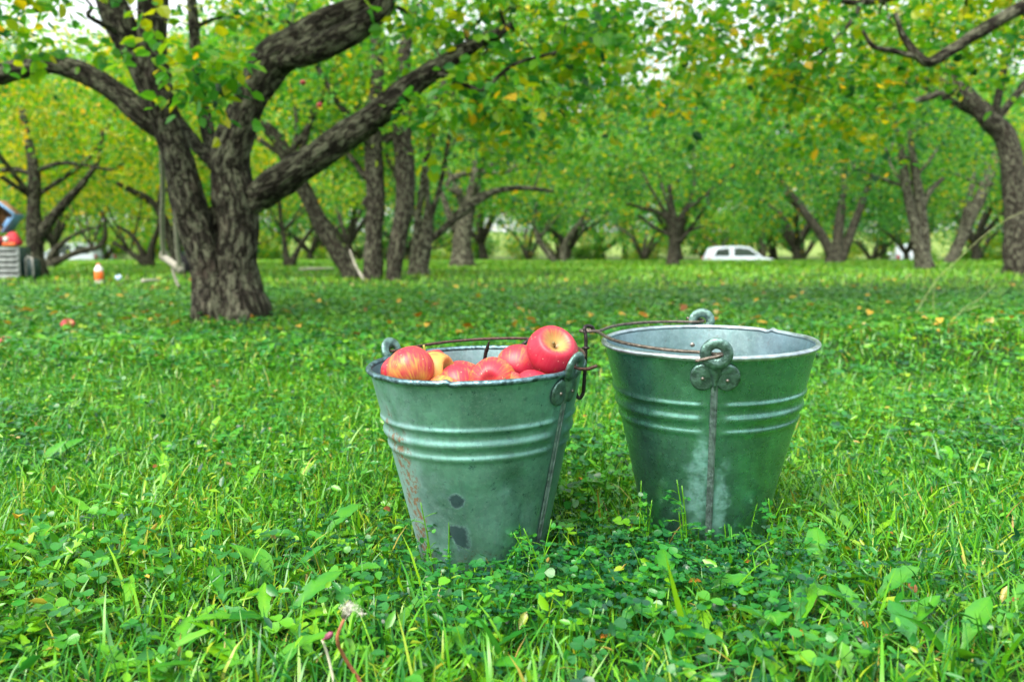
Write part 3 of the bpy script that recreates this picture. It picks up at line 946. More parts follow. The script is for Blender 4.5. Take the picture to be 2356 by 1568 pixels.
def bucket(place, label, left, ear_az):
    base, Mr = place
    root = empty("bucket", base, label, "bucket", "metal buckets")
    root.rotation_mode = 'QUATERNION'
    root.rotation_quaternion = Mr.to_quaternion()
    m_body = M_GALV_L if left else M_GALV_R
    rb, rt, H = 0.079, R_B - 0.004, H_B
    seam_az = ear_az              # the seam runs under the ear

    def R(z):
        return rb + (rt - rb) * z / H

    ribs = [(.795, .0026, .0040), (.73, .0036, .0058), (.67, .0024, .0044)]
    zs = np.unique(np.concatenate([np.linspace(0, H, 30)] + [np.linspace(f * H - 2.6 * w, f * H + 2.6 * w, 13) for f, a, w in ribs]))

    def warp(V):
        th = np.arctan2(V[:, 1], V[:, 0])
        r = np.hypot(V[:, 0], V[:, 1])
        z = V[:, 2]
        da = np.angle(np.exp(1j * (th - seam_az)))
        fade = sm(.05, .17, np.abs(da)) * sm(.05, .17, math.pi - np.abs(da))
        dr = np.zeros(len(V))
        for f, a, w in ribs:
            dr += a * fade * np.exp(-((z - f * H) / w) ** 2)
        dr += 0.0013 * np.sin(2 * th + 1) + .0008 * np.sin(3 * th + 9 * z)
        az = np.angle(np.exp(1j * (th + math.pi / 2)))
        if left:
            for (a0, z0, sa, sz, am) in ((.40, .172, .16, .012, -.006), (.52, .150, .10, .018, -.006), (.62, .128, .08, .016, -.005), (.15, .178, .3, .008, .002), (.25, .09, .22, .045, .004), (-.5, .13, .22, .05, -.004), (.68, .085, .10, .05, -.004), (-.1, .06, .16, .03, -.003), (.1, .23, .25, .02, -.002)):
                dr += am * np.exp(-((az - a0) / sa) ** 2 - ((z - z0) / sz) ** 2)
        else:
            for (a0, z0, sa, sz, am) in ((.35, .115, .08, .015, -.0015), (-.6, .20, .3, .04, -.001), (1.2, .1, .2, .05, -.002)):
                dr += am * np.exp(-((az - a0) / sa) ** 2 - ((z - z0) / sz) ** 2)
        k = (r + dr) / np.maximum(r, 1e-6)
        k = np.where(r < .02, 1, k)
        V = V.copy()
        V[:, 0] *= k
        V[:, 1] *= k
        return V

    def azhz(V):
        th = np.arctan2(V[:, 1], V[:, 0])
        return np.angle(np.exp(1j * (th + math.pi / 2))), V[:, 2]

    mb = MB()
    prof = [(.0, .012), (rb - .006, .012), (rb - .004, .002), (rb + .0015, 0), (rb + .0022, .004), (rb + .0010, .009)] + [(R(z), z) for z in zs if z > .012]
    seg = 144
    th = np.linspace(0, 2 * math.pi, seg, endpoint=False)
    lathe(mb, prof, seg, fn=warp)
    V = mb.V[0]
    az, hz = azhz(V)
    mb.A = {"az": [(0, az)], "hz": [(0, hz)]}
    mb.build("body", m_body, root)
    mi = MB()
    prof = [(.0, .014)] + [(R(z) - .0016, z) for z in zs if z > .014]
    lathe(mi, prof[::-1], seg, fn=warp)
    az, hz = azhz(mi.V[0])
    mi.A = {"az": [(0, az)], "hz": [(0, hz)]}
    mi.build("lining", M_GALV_IN, root)
    # rolled rim
    mr = MB()
    rr = .0040
    prof = [(rt + .0012 + rr * math.cos(t), H + .001 + rr * math.sin(t)) for t in np.linspace(0, 2 * math.pi, 12, endpoint=False)]

    def rimwarp(V):
        V = warp(V)
        th = np.arctan2(V[:, 1], V[:, 0])
        az = np.angle(np.exp(1j * (th + math.pi / 2)))
        if left:
            for (a0, sa, am) in ((-.22, .035, .0022), (-.16, .03, -.0016), (-1.0, .02, -.002), (.6, .1, .001), (-.6, .2, -.0008)):
                V[:, 2] += am * np.exp(-((az - a0) / sa) ** 2)
        else:
            for (a0, sa, am) in ((2.2, .03, .0030), (2.25, .05, -.002), (1.9, .15, -.001), (-.7, .2, .0008)):
                V[:, 2] += am * np.exp(-((az - a0) / sa) ** 2)
        return V

    lathe(mr, prof, 180, closed=True, fn=rimwarp)
    mr.build("rim", M_RIM_OLD if left else M_RIM, root)
    # folded seams down the sides under each ear
    for k in (0, 1):
        a = seam_az + k * math.pi
        e, t = np.array([math.cos(a), math.sin(a), 0]), np.array([-math.sin(a), math.cos(a), 0])
        ms = MB()
        for (off, hw, up) in ((0, .0046, .0016), (.0022, .0016, .0030)):
            zz = np.linspace(.012, H - .006, 24)
            P0 = np.array([(R(z) + .0002) * e + off * t + np.array([0, 0, z]) for z in zz])
            V = np.concatenate([P0 - hw * t, P0 - hw * .6 * t + up * e, P0 + hw * .6 * t + up * e, P0 + hw * t])
            n = len(zz)
            i = np.arange(n - 1)
            ms.add(V, [np.stack([c * n + i, c * n + i + 1, (c + 1) * n + i + 1, (c + 1) * n + i], -1) for c in range(3)])
        ms.build("seam", M_SEAM, root)
    # ears
    holes = []
    for k in (0, 1):
        a = seam_az + k * math.pi
        e, t, u = np.array([math.cos(a), math.sin(a), 0]), np.array([-math.sin(a), math.cos(a), 0]), np.array([0, 0, 1.0])
        me = MB()
        sl = (rt - rb) / H
        # two round lobes lying on the wall
        riv = []
        for s in (-1, 1):
            n = 28
            rings = []
            for (rho, hh) in ((.0162, .0002), (.0160, .0020), (.0130, .0026), (.0, .0026)):
                pts = []
                for q in range(n):
                    ang = 2 * math.pi * q / n
                    lt, lz = s * .0150 + rho * math.cos(ang) * (1.0), H - .0235 + rho * math.sin(ang) * 1.12 - .002 * s * 0
                    aa = a + lt / (R(lz))
                    rad_ = R(lz) + hh + .0006
                    pts.append([rad_ * math.cos(aa), rad_ * math.sin(aa), lz])
                rings.append(pts)
            V = np.array(rings).reshape(-1, 3)
            qd = [[r * n + j, r * n + (j + 1) % n, (r + 1) * n + (j + 1) % n, (r + 1) * n + j] for r in range(3) for j in range(n)]
            me.add(V, [np.array(qd)])
            aa = a + s * .0150 / R(H - .026)
            zr = H - .026 - .001 * s
            riv.append((np.array([math.cos(aa), math.sin(aa), 0]), zr))
        # raised tapering channel from the ring down to the point between the lobes
        rows = []
        for (z, hw, up) in ((H - .041, .0008, .0030), (H - .030, .0050, .0055), (H - .018, .0085, .0075), (H - .006, .0125, .0095), (H + .006, .0150, .0085)):
            c0 = (R(min(z, H)) + .001) * e + np.array([0, 0, z])
            rows.append([c0 + q * hw * t + up * (1 - q * q) * e for q in np.linspace(-1, 1, 9)])
        V = np.array(rows).reshape(-1, 3)
        qd = [[r * 9 + j, r * 9 + j + 1, (r + 1) * 9 + j + 1, (r + 1) * 9 + j] for r in range(4) for j in range(8)]
        me.add(V, [np.array(qd)])
        # the ring: a flattened crimped torus standing on the rim
        lean = .32 if left else .12
        uu = u * math.cos(lean) + e * math.sin(lean)
        nn = np.cross(t, uu)
        cpt = (rt + .0075) * e + np.array([0, 0, H + .0095])
        holes.append((cpt, e, t, uu))
        nA, nB = 56, 14
        V = []
        for i in range(nA):
            A = 2 * math.pi * i / nA
            crimp = 1 + (.035 * math.cos(i * 2 * math.pi / 3.5) if left else .012 * math.cos(i * 2 * math.pi / 4))
            for j in range(nB):
                B = 2 * math.pi * j / nB
                rad_ = .0136 + .0072 * math.cos(B) * (crimp if math.cos(B) > 0 else 1)
                hgt = .0042 * math.sin(B) + .0018
                V.append(cpt + rad_ * (math.cos(A) * t + math.sin(A) * uu) - nn * (-hgt if k == 0 else -hgt))
        qd = [[i * nB + j, ((i + 1) % nA) * nB + j, ((i + 1) % nA) * nB + (j + 1) % nB, i * nB + (j + 1) % nB] for i in range(nA) for j in range(nB)]
        me.add(np.array(V), [np.array(qd)])
        eo = me.build("ear", M_EAR, root)
        for (er, zr) in riv:
            for (rad0, dirn, rs_) in ((R(zr) + .0032, 1, .0026), (R(zr) - .0016, -1, .0042)):
                mv = MB()
                prof = [(rs_, -.001), (rs_ * .9, .0008), (rs_ * .55, .0017), (.00001, .0020)]
                lathe(mv, prof, 12)
                Rm = np.array(Vector(er * dirn).to_track_quat('Z', 'Y').to_matrix())
                mv.V[0] = mv.V[0] @ Rm.T + er * rad0 + np.array([0, 0, zr])
                mv.build("rivet", M_RIVET, eo)
    # wire handle fallen to one side, with an eyelet in its middle
    (h0, e0, t0, u0), (h1, e1, t1, u1) = holes
    sgn = -1 if not left else 1
    mid_az = seam_az + sgn * math.pi / 2 + (0 if not left else -.10)
    lift = .004 if left else .003
    rw = .0023
    pts = []
    # stub outside the first ear
    tdir = t0 * sgn
    lo = -1
    if left:
        pts += [h0 + e0 * .034 + u0 * .004 - t0 * .004, h0 + e0 * .024 + u0 * -.001 - t0 * .003, h0 + e0 * .012 - u0 * .003]
    else:
        pts += [h0 + tdir * .026 + e0 * .013 - u0 * .008, h0 + tdir * .010 + e0 * .013 - u0 * .004, h0 - tdir * .004 + e0 * .011 - u0 * .001, h0 - tdir * .005 + e0 * .005 + u0 * .0005]
    pts += [h0 - u0 * .001 + tdir * .001]
    arc = []
    Nn = 14
    for i in range(1, Nn):
        f = i / Nn
        a = seam_az + sgn * f * (math.pi / 2 + (0 if not left else -.10)) * .93
        rad_ = .1475 + .0035 * f
        arc.append(np.array([rad_ * math.cos(a), rad_ * math.sin(a), H + .0085 + lift * math.sin(f * 1.5) + (.004 if left else .002) * f]))
    # widen quickly away from the ear on the inner side
    for i in range(2):
        arc[i] = arc[i] * np.array([.985, .985, 1])
    pts += arc
    em, tm = np.array([math.cos(mid_az), math.sin(mid_az), 0]), np.array([-math.sin(mid_az), math.cos(mid_az), 0]) * sgn
    zc = arc[-1][2]
    ec = em * .172 + np.array([0, 0, zc + .001])
    eyel = []
    for q in np.linspace(-2.5, 2.5, 13):
        eyel.append(ec + .0085 * (math.cos(q) * em * 1.25 + math.sin(q) * tm))
    pts += [em * .157 - tm * .0035 + np.array([0, 0, zc])] + eyel + [em * .157 + tm * .0035 + np.array([0, 0, zc])]
    for i in range(Nn - 1, 0, -1):
        f = i / Nn
        tot = math.pi / 2 + (0 if not left else .10)
        a = seam_az + sgn * (math.pi - f * tot * .93)
        rad_ = .1475 + .0035 * f
        arcp = np.array([rad_ * math.cos(a), rad_ * math.sin(a), H + .0085 + lift * math.sin(f * 1.5) + (.004 if left else .002) * f])
        pts.append(arcp)
    td1 = t1 * (-sgn)
    pts += [h1 - u1 * .001 + td1 * .001]
    pts += [h1 - td1 * .003 + e1 * .006, h1 + td1 * .004 + e1 * .012 + u1 * .002, h1 + td1 * .024 + e1 * .012 + u1 * .003]
    mh = MB()
    sp = smooth_path(np.array(pts), 4)
    tube(mh, sp, rw, 10, 0)
    mh.build("handle", M_WIRE if left else M_WIRE2, root)
    q = Mr
    W = lambda v: np.array(base + q @ Vector(v))
    return root, W(ec), np.array(q @ Vector(em)), np.array(q @ Vector(tm))


bl, EY_L, EM_L, TM_L = bucket(BK_L, "dented stained metal bucket full of red apples with rust spots", True, math.radians(-33))
br, EY_R, EM_R, TM_R = bucket(BK_R, "empty clean metal bucket with a vertical seam facing the camera", False, math.radians(-99.5))


def hooks():
    # hanging hook on the empty bucket's handle
    e = EY_R + np.array([-.002, -.004, 0])
    root = empty("wire_hook", e, "black iron hook hanging down from the empty bucket's handle between the buckets", "hook")
    mb = MB()
    pts = [(.010, .004, .000), (.009, .003, .005), (.002, .000, .0075), (-.003, -.004, .005), (-.0015, -.006, -.006), (-.001, -.006, -.02), (-.002, -.006, -.05), (-.0035, -.006, -.082), (-.005, -.006, -.092),
           (-.009, -.006, -.0975), (-.0135, -.006, -.095), (-.0155, -.006, -.086), (-.0165, -.006, -.078), (-.0165, -.006, -.071)]
    sp = smooth_path(np.array(pts), 5)
    rad = np.full(len(sp), .0028)
    rad[-14:] = np.linspace(.0028, .0005, 14)
    tube(mb, sp, rad, 10, .03)
    mb.build("shank", M_IRON, root)
    mc = MB()
    th = np.linspace(0, 2 * math.pi, 20)
    tube(mc, np.stack([-.0012 + .0042 * np.cos(th), -.006 + .0042 * np.sin(th), -.024 + 0 * th], -1), .0019, 8)
    mc.build("collar", M_IRON, root)
    # hook lying in the apple bucket
    e = EY_L
    root = empty("wire_hook", e, "black iron hook lying in the apple bucket with its point sticking up behind the apples", "hook")
    mb = MB()
    A = lambda px, py, d: P(px, py, d) - e
    up = np.array([0, 0, 1])
    pts = [EM_L * .016 - up * .004, EM_L * .014 + up * .010, EM_L * .004 + up * .016, -EM_L * .012 + up * .010, A(1203, 792, 1.25), A(1196, 822, 1.24), A(1175, 852, 1.23), A(1135, 862, 1.22), A(1116, 842, 1.215), A(1117, 815, 1.21), A(1122, 797, 1.205), A(1126, 783, 1.20)]
    sp = smooth_path(np.array(pts), 6)
    rad = np.full(len(sp), .0028)
    rad[-10:] = np.linspace(.0034, .0008, 10)
    tube(mb, sp, rad, 10, .03)
    mb.build("shank", M_IRON, root)


hooks()

# ------------------------------------------------------------------ apples
def apple_material(name, seed, yellow, red=(0.40, 0.012, 0.040), pink=0.3):
    m = NT(name)
    o = m.obj()
    mp = m.n("Mapping", i_Vector=o)
    mp.inputs["Location"].default_value = (seed * 3.1, seed * 1.7, seed)
    side = m.noise(mp.outputs[0], 16, 3, .5, .4)
    st = m.attr("streak")
    sep = m.n("SeparateXYZ", i_0=o)
    ang = m.math('ARCTAN2', sep.outputs[1], sep.outputs[0])
    cv = m.n("CombineXYZ")
    m.put(cv.inputs[0], m.math('SINE', ang))
    m.put(cv.inputs[1], m.math('COSINE', ang))
    m.put(cv.inputs[2], m.math('MULTIPLY', sep.outputs[2], 6.0))
    streak = m.noise(cv.outputs[0], 11, 5, .65)
    k = m.math('ADD', m.math('MULTIPLY', side, .85), m.math('MULTIPLY', streak, .65))
    f = m.step(.56 + yellow - .5, .90 + yellow - .5, k)
    c = m.mix(f, (0.56, 0.29, 0.06), red)
    c = m.mix(m.math('MULTIPLY', m.step(.4, .75, streak), pink * .55), c, (0.50, 0.14, 0.15))
    sp = m.n("TexVoronoi", i_Vector=o, i_Scale=160.0)
    dot = m.step(.16, .08, sp.outputs[0])
    gate = m.step(.45, .55, m.noise(o, 60, 2))
    c = m.mix(m.math('MULTIPLY', m.math('MULTIPLY', dot, gate), .75), c, (0.78, 0.50, 0.36))
    # russet round the stem hollow
    rus = m.step(.52, .16, m.math('ADD', st, m.math('MULTIPLY', m.math('SUBTRACT', streak, .5), .55)))
    c = m.mix(rus, c, m.mix(streak, (0.34, 0.21, 0.06), (0.58, 0.38, 0.13)))
    c = m.mix(m.step(.20, .03, st), c, (0.16, 0.085, 0.03))  # shade deep in the hollow, painted as dark brown
    rough = m.math('ADD', .33, m.math('MULTIPLY', m.noise(o, 90, 3), .2))
    return m.done(m.bsdf(c, rough, 0, m.bump(m.noise(o, 120, 3), .05, .002), .5, Subsurface_Weight=.06, Subsurface_Scale=.004))


APPLE_MATS = [apple_material("apple_skin", k, y) for k, y in enumerate((.34, .50, .43, .72, .30, .44))]
M_STEM = simple("apple_stem", (0.16, 0.12, 0.04), .7, 0, .3, 120)
M_STEMG = simple("fresh_stem", (0.28, 0.26, 0.05), .6, 0, .3, 120)


def apple(c, r, axis, label, mi, group="apples in the bucket", stem=True, flat=.9, green=False):
    c = np.asarray(c)
    root = empty("apple", c, label, "apple", group)
    rs = np.random.default_rng(int(abs(c[0] * 1e4) + abs(c[2]) * 1e4) % 99991)
    mb = MB()
    prof, stv = [], []
    for t in np.linspace(0, math.pi, 40):
        rho = math.sin(t) * (1 + .07 * math.cos(t))
        z = math.cos(t) * flat
        dt = math.exp(-(t / .40) ** 2)
        db = math.exp(-((math.pi - t) / .34) ** 2)
        z = z - .50 * dt * 1.0 + .30 * db
        z += .10 * math.exp(-((t - .62) / .28) ** 2)
        prof.append((max(rho, 1e-4) * r, z * r))
        stv.append(t / 1.25)
    ph = rs.uniform(0, 6.28, 3)

    def fn(V):
        th = np.arctan2(V[:, 1], V[:, 0])
        zz = V[:, 2] / r
        k = 1 + .022 * np.cos(5 * th + ph[0]) * (.5 - .5 * zz) + .03 * np.cos(2 * th + ph[1]) + .02 * np.cos(th + ph[2]) * zz
        V = V.copy()
        V[:, 0] *= k
        V[:, 1] *= k
        V[:, 2] *= 1 + .04 * np.cos(th + ph[2])
        return V

    lathe(mb, prof, 44, fn=fn, streak=np.repeat(np.clip(stv, 0, 1.5), 44))
    body = mb.build("flesh", APPLE_MATS[mi], root)
    if stem:
        ms = MB()
        b = rs.uniform(-.12, .12, 2) * r
        z0 = prof[0][1]
        sp = smooth_path(np.array([[0, 0, z0 - .04 * r], [b[0] * .3, b[1] * .3, z0 + .16 * r], [b[0] * 1.4, b[1] * 1.4, z0 + (.40 if not green else .72) * r]]), 5)
        tube(ms, sp, np.linspace(.035 * r, .055 * r, len(sp)), 8, .05)
        ms.build("stem", M_STEMG if green else M_STEM, root)
    root.rotation_mode = 'QUATERNION'
    root.rotation_quaternion = Vector(axis).to_track_quat('Z', 'Y')
    return root


def apples():
    A = lambda px, py, d, rpx, ax, lab, mi, **k: apple(P(px, py, d), rpx * d / F_PX, ax, lab, mi, **k)
    A(946, 853, 1.098, 57, (-.35, .55, .75), "large pink and yellow blushed apple at the front left of the bucket", 2, flat=.92)
    A(1000, 860, 1.125, 50, (.85, -.35, .25), "yellow apple with its stem hollow turned right, second from the left in the bucket", 3)
    A(984, 848, 1.18, 50, (-.15, .0, 1), "purplish red apple with its green stem showing above the front left apples", 4, green=True)
    A(920, 858, 1.15, 44, (.2, .2, 1), "red apple half hidden behind the large front left apple", 0)
    A(1068, 882, 1.20, 53, (.2, .4, .8), "orange tinged apple showing only its top behind the middle apples", 2)
    A(1058, 892, 1.11, 55, (-.2, .8, .5), "dark pink apple low beside the yellow apple", 0)
    A(1132, 880, 1.10, 58, (.1, .9, -.2), "speckled pink red apple in the middle of the bucket", 5)
    A(1172, 906, 1.085, 53, (-.3, -.35, .85), "apple showing a thin slice just over the front rim", 2)
    A(1192, 848, 1.18, 55, (.2, .8, .4), "plain red apple behind and left of the topmost apple", 0)
    A(1226, 898, 1.09, 50, (.3, .4, .7), "small dark slice of a red apple under the topmost apple", 4)
    A(1271, 810, 1.11, 61, (.17, -.70, .66), "topmost big red apple with its russet stem hollow facing up", 4, flat=.86)
    A(1258, 900, 1.16, 52, (-.3, .4, .7), "red apple under the topmost apple at the right wall of the bucket", 0)
    A(1020, 915, 1.09, 52, (.3, .4, .7), "apple buried under the yellow apple in the bucket", 1)
    A(1120, 930, 1.17, 54, (.1, .4, .7), "apple buried in the middle of the bucket", 5)
    # fallen and hanging ones
    for (px, py, lab, r) in ((14, 800, "red apple lying in the grass at the left edge of the picture", 17), (157, 752, "dark red apple fallen in the grass left of the big tree", 11)):
        g, d = G(px, py + 8)
        apple(g + np.array([0, 0, .028]), .036, (.4, -.3, .6), lab, 4, "apples fallen in the grass")
    for (px, py, d, lab) in ((697, 190, 6.3, "red apple hanging in the leaves below the big tree's right limb"), (735, 242, 6.6, "pale red apple hanging lowest in the leaves beside the big tree's right limb"), (480, 335, 5.5, "small red apple caught above the big tree's left limb")):
        if py == 335:
            px, py = 300, 338 - 120 + 8
        apple(P(px, py, d), .023, (0, 0, 1), lab, 0, "apples hanging on the trees")


apples()

# ------------------------------------------------------------------ grass, clover and weeds
def in_bucket(x, y, r=.088):
    k = np.zeros(len(x), bool)
    for (b, M) in (BK_L, BK_R):
        k |= (x - b.x) ** 2 + (y - b.y) ** 2 < r * r
    return k


def wedge(n, y0, y1, margin, power=1.0):
    """random ground spots in the view wedge between two depths"""
    u = RNG.random(n)
    y = (y0 ** (power + 1) + u * (y1 ** (power + 1) - y0 ** (power + 1))) ** (1 / (power + 1))
    x = RNG.uniform(-1, 1, n) * (y * .66 + margin)
    k = ~in_bucket(x, y)
    return x[k], y[k]


def lownoise(x, y, s, ph=0):
    return (np.sin(x * s * 1.7 + y * s * .9 + ph) + np.sin(-x * s * 1.1 + y * s * 1.9 + 2 + ph) + np.sin(x * s * 2.7 + ph * 2 - y * s * .4) + np.sin(y * s * 3.1 + 1.3 * ph)) / 4


def blades(mb, x, y, L, W, tint, lean=(.15, .9), curl=(.2, 1.4)):
    N = len(x)
    z = tz(x, y)
    a = RNG.uniform(0, 6.283, N)
    h = np.stack([np.cos(a), np.sin(a), np.zeros(N)], 1)
    tw = a + math.pi / 2 + RNG.normal(0, .5, N)
    side = np.stack([np.cos(tw), np.sin(tw), np.zeros(N)], 1)
    l0 = RNG.uniform(lean[0], lean[1], N) * RNG.random(N)
    cu = RNG.uniform(curl[0], curl[1], N)
    p = np.stack([x, y, z - .004], 1)
    rows = []
    ts = [0, .38, .72, 1.0]
    wd = [.75, 1.0, .7, 0]
    prev = 0
    for i, t in enumerate(ts):
        dt = t - prev
        ang = l0 + cu * (t + prev) / 2
        p = p + (L * dt)[:, None] * (np.sin(ang)[:, None] * h + np.cos(ang)[:, None] * np.array([0, 0, 1.0]))
        prev = t
        if i < 3:
            w = (W * wd[i] / 2)[:, None]
            rows += [p - side * w, p + side * w]
        else:
            rows += [p]
    V = np.stack(rows, 1)
    off = (np.arange(N) * 7)[:, None]
    q = np.concatenate([off + np.array([[0, 1, 3, 2]]), off + np.array([[2, 3, 5, 4]])])
    t3 = off + np.array([[4, 5, 6]])
    mb.add(V.reshape(-1, 3), [q, t3], tint=np.repeat(tint, 7))


def gtint(x, y, base, sd, dry=.03):
    t = base + .10 * lownoise(x, y, 2.2) + .06 * lownoise(x, y, 7, 1) + RNG.normal(0, sd, len(x))
    t = np.clip(t, 0, .86)
    k = RNG.random(len(x)) < dry
    t[k] = RNG.uniform(.86, 1, k.sum())
    return t


def grass():
    mb = MB()
    # near, blade by blade
    x, y = wedge(140000, .45, 2.6, .35)
    n = len(x)
    blades(mb, x, y, RNG.uniform(.025, .072, n) * (1 + .3 * lownoise(x, y, 3, 2)), RNG.uniform(.0012, .0038, n), gtint(x, y, .50, .2, .03), (.1, 1.9), (.1, 2.2))
    x, y = wedge(5000, .5, 2.8, .35)
    n = len(x)
    blades(mb, x, y, RNG.uniform(.05, .11, n), RNG.uniform(.002, .0045, n), gtint(x, y, .55, .14, .04), (.1, 1.0), (.3, 1.9))
    # middle distance
    x, y = wedge(110000, 2.4, 7.5, .8)
    n = len(x)
    blades(mb, x, y, RNG.uniform(.028, .07, n), RNG.uniform(.004, .008, n), gtint(x, y, .54, .20), (.1, 1.6), (.1, 1.9))
    # far, tinted brighter to paint in a sunlit lawn
    x, y = wedge(90000, 7, 36, 2.0, .6)
    n = len(x)
    s = np.clip(y / 14, .6, 2)
    blades(mb, x, y, RNG.uniform(.05, .10, n) * (.8 + .2 * s), RNG.uniform(.010, .02, n) * s, gtint(x, y, .66, .14, .02))
    tag(mb.build("grass", M_GRASS, smooth=True), "lush green lawn grass covering the orchard floor", "grass", kind="stuff")


def leaflet():
    V = [[0, 0, 0], [0, .5, -.05], [0, .97, .0]]
    s = [(.26, .22), (.46, .52), (.45, .80), (.22, 1.0)]
    for sg in (-1, 1):
        V += [[sg * a, b, .09 * a * 2] for a, b in s]
    q = [[0, 1, 4, 3], [1, 5, 4, 4], [1, 2, 6, 5]]
    F4 = [[0, 1, 4, 3], [1, 2, 5, 4], [0, 7, 8, 1], [1, 8, 9, 2]]
    F3 = [[2, 6, 5], [2, 9, 10]]
    return np.array(V), [np.array(F4), np.array(F3)]


CL_V, CL_F = leaflet()


def clover_leaves(mb, x, y, hgt, size, tint, stalk=True, z0=None):
    N = len(x)
    z = tz(x, y) if z0 is None else z0
    top = np.stack([x, y, z + hgt], 1)
    n = RNG.normal(0, .33, (N, 3)) + np.array([0, 0, 1.0])
    n /= np.linalg.norm(n, axis=1)[:, None]
    a0 = RNG.uniform(0, 6.283, N)
    for k in range(3):
        a = a0 + k * 2.094 + RNG.normal(0, .12, N)
        d = np.stack([np.cos(a), np.sin(a), RNG.normal(-.05, .22, N)], 1)
        X, Y, Z = axes_from(d, n)
        inst(mb, CL_V, CL_F, top, X, Y, Z, np.stack([size, size, size], 1), tint=tint)
    if stalk:
        b = np.stack([x + RNG.normal(0, .012, N), y + RNG.normal(0, .012, N), z], 1)
        w = np.stack([np.cos(a0), np.sin(a0), 0 * a0], 1) * .0006
        V = np.stack([b - w, b + w, top + w, top - w], 1)
        mb.add(V.reshape(-1, 3), [np.arange(N * 4).reshape(N, 4)], tint=np.repeat(np.clip(tint + .15, 0, .85), 4))


def clover():
    mb = MB()
    x, y = wedge(15000, .5, 2.7, .35)
    k = lownoise(x, y, 3.2, 4) + RNG.normal(0, .25, len(x)) > .02
    x, y = x[k], y[k]
    n = len(x)
    big = lownoise(x, y, 2.0, 7) > .1
    size = np.where(big | ((x < -.1) & (y < 1.1) & (RNG.random(n) < .7)), RNG.uniform(.009, .015, n), RNG.uniform(.0045, .009, n))
    clover_leaves(mb, x, y, RNG.uniform(.012, .060, n), size, np.clip(gtint(x, y, .29, .15, .01), 0, .75))
    # the bluish small leaved patch in front of the buckets
    for (px, py, s, m) in ((1640, 1370, .13, 800), (1480, 1330, .09, 380), (1220, 1420, .09, 300), (1330, 1330, .09, 260), (900, 1330, .10, 260)):
        g, d = G(px, py)
        xx = g[0] + RNG.normal(0, s, m)
        yy = g[1] + RNG.normal(0, s * .7, m)
        kk = ~in_bucket(xx, yy, .092)
        xx, yy = xx[kk], yy[kk]
        clover_leaves(mb, xx, yy, RNG.uniform(.010, .055, len(xx)), RNG.uniform(.0045, .008, len(xx)), np.clip(RNG.normal(.13, .14, len(xx)), 0, .7))
    x, y = wedge(16000, 2.5, 8, .8)
    n = len(x)
    clover_leaves(mb, x, y, RNG.uniform(.02, .07, n), RNG.uniform(.012, .026, n), np.clip(gtint(x, y, .36, .16, .02), 0, .85), False)
    # odd little weed leaves and leaf scraps lying every way
    for (cnt, y0, y1, mg, s0, s1) in ((22000, .5, 2.7, .35, .008, .022), (26000, 2.5, 9, .8, .018, .04)):
        x, y = wedge(cnt, y0, y1, mg)
        n = len(x)
        pos = np.stack([x, y, tz(x, y) + RNG.uniform(.006, .05, n)], 1)
        d = RNG.normal(0, 1, (n, 3)) * [1, 1, .45]
        X, Y, Z = axes_from(d, RNG.normal(0, .6, (n, 3)) + [0, 0, 1.0])
        sc = RNG.uniform(s0, s1, n)
        inst(mb, LEAF_V, LEAF_F, pos, X, Y, Z, np.stack([sc * RNG.uniform(.25, .9, n), sc, sc], 1), tint=np.clip(gtint(x, y, .45, .22, .03), 0, 1))
    tag(mb.build("clover", M_CLOVER, smooth=True), "small clover and weed leaves spread through the grass", "clover", kind="stuff")


grass()
clover()


def dandelion_leaf(mb, p0, heading, L, W, rise, droop, lobes, tint, roll=0.0):
    n = 13
    h = np.array([math.cos(heading), math.sin(heading), 0])
    s = np.array([-math.sin(heading), math.cos(heading), 0])
    s = s * math.cos(roll) + np.array([0, 0, 1]) * math.sin(roll)
    p = np.array(p0, float)
    cen, wl, wr = [], [], []
    for i in range(n):
        t = i / (n - 1)
        ang = rise - droop * t
        cen.append(p.copy())
        w = W * (max(0, math.sin(math.pi * min(1, .06 + t * .94) ** 1.5)) ** .8 * (.28 + .72 * sm(.15, .65, t)) + .05 * (1 - t))
        z = lobes * (0.34 if i % 2 else -.05) * (1 - .5 * t)
        wl.append(w * (1 - z) / 2)
        wr.append(w * (1 - z * .9) / 2)
        p = p + L / (n - 1) * (math.cos(ang) * h + math.sin(ang) * np.array([0, 0, 1.0]))
    cen = np.array(cen)
    up = np.array([0, 0, .22])
    V = np.concatenate([cen - s * np.array(wl)[:, None] + up * np.array(wl)[:, None], cen, cen + s * np.array(wr)[:, None] + up * np.array(wr)[:, None]])
    i = np.arange(n - 1)
    mb.add(V, [np.stack([i, i + n, i + n + 1, i + 1], -1), np.stack([i + n, i + 2 * n, i + 2 * n + 1, i + n + 1], -1)], tint=tint + np.concatenate([np.zeros(n), np.full(n, .10), np.zeros(n)]))


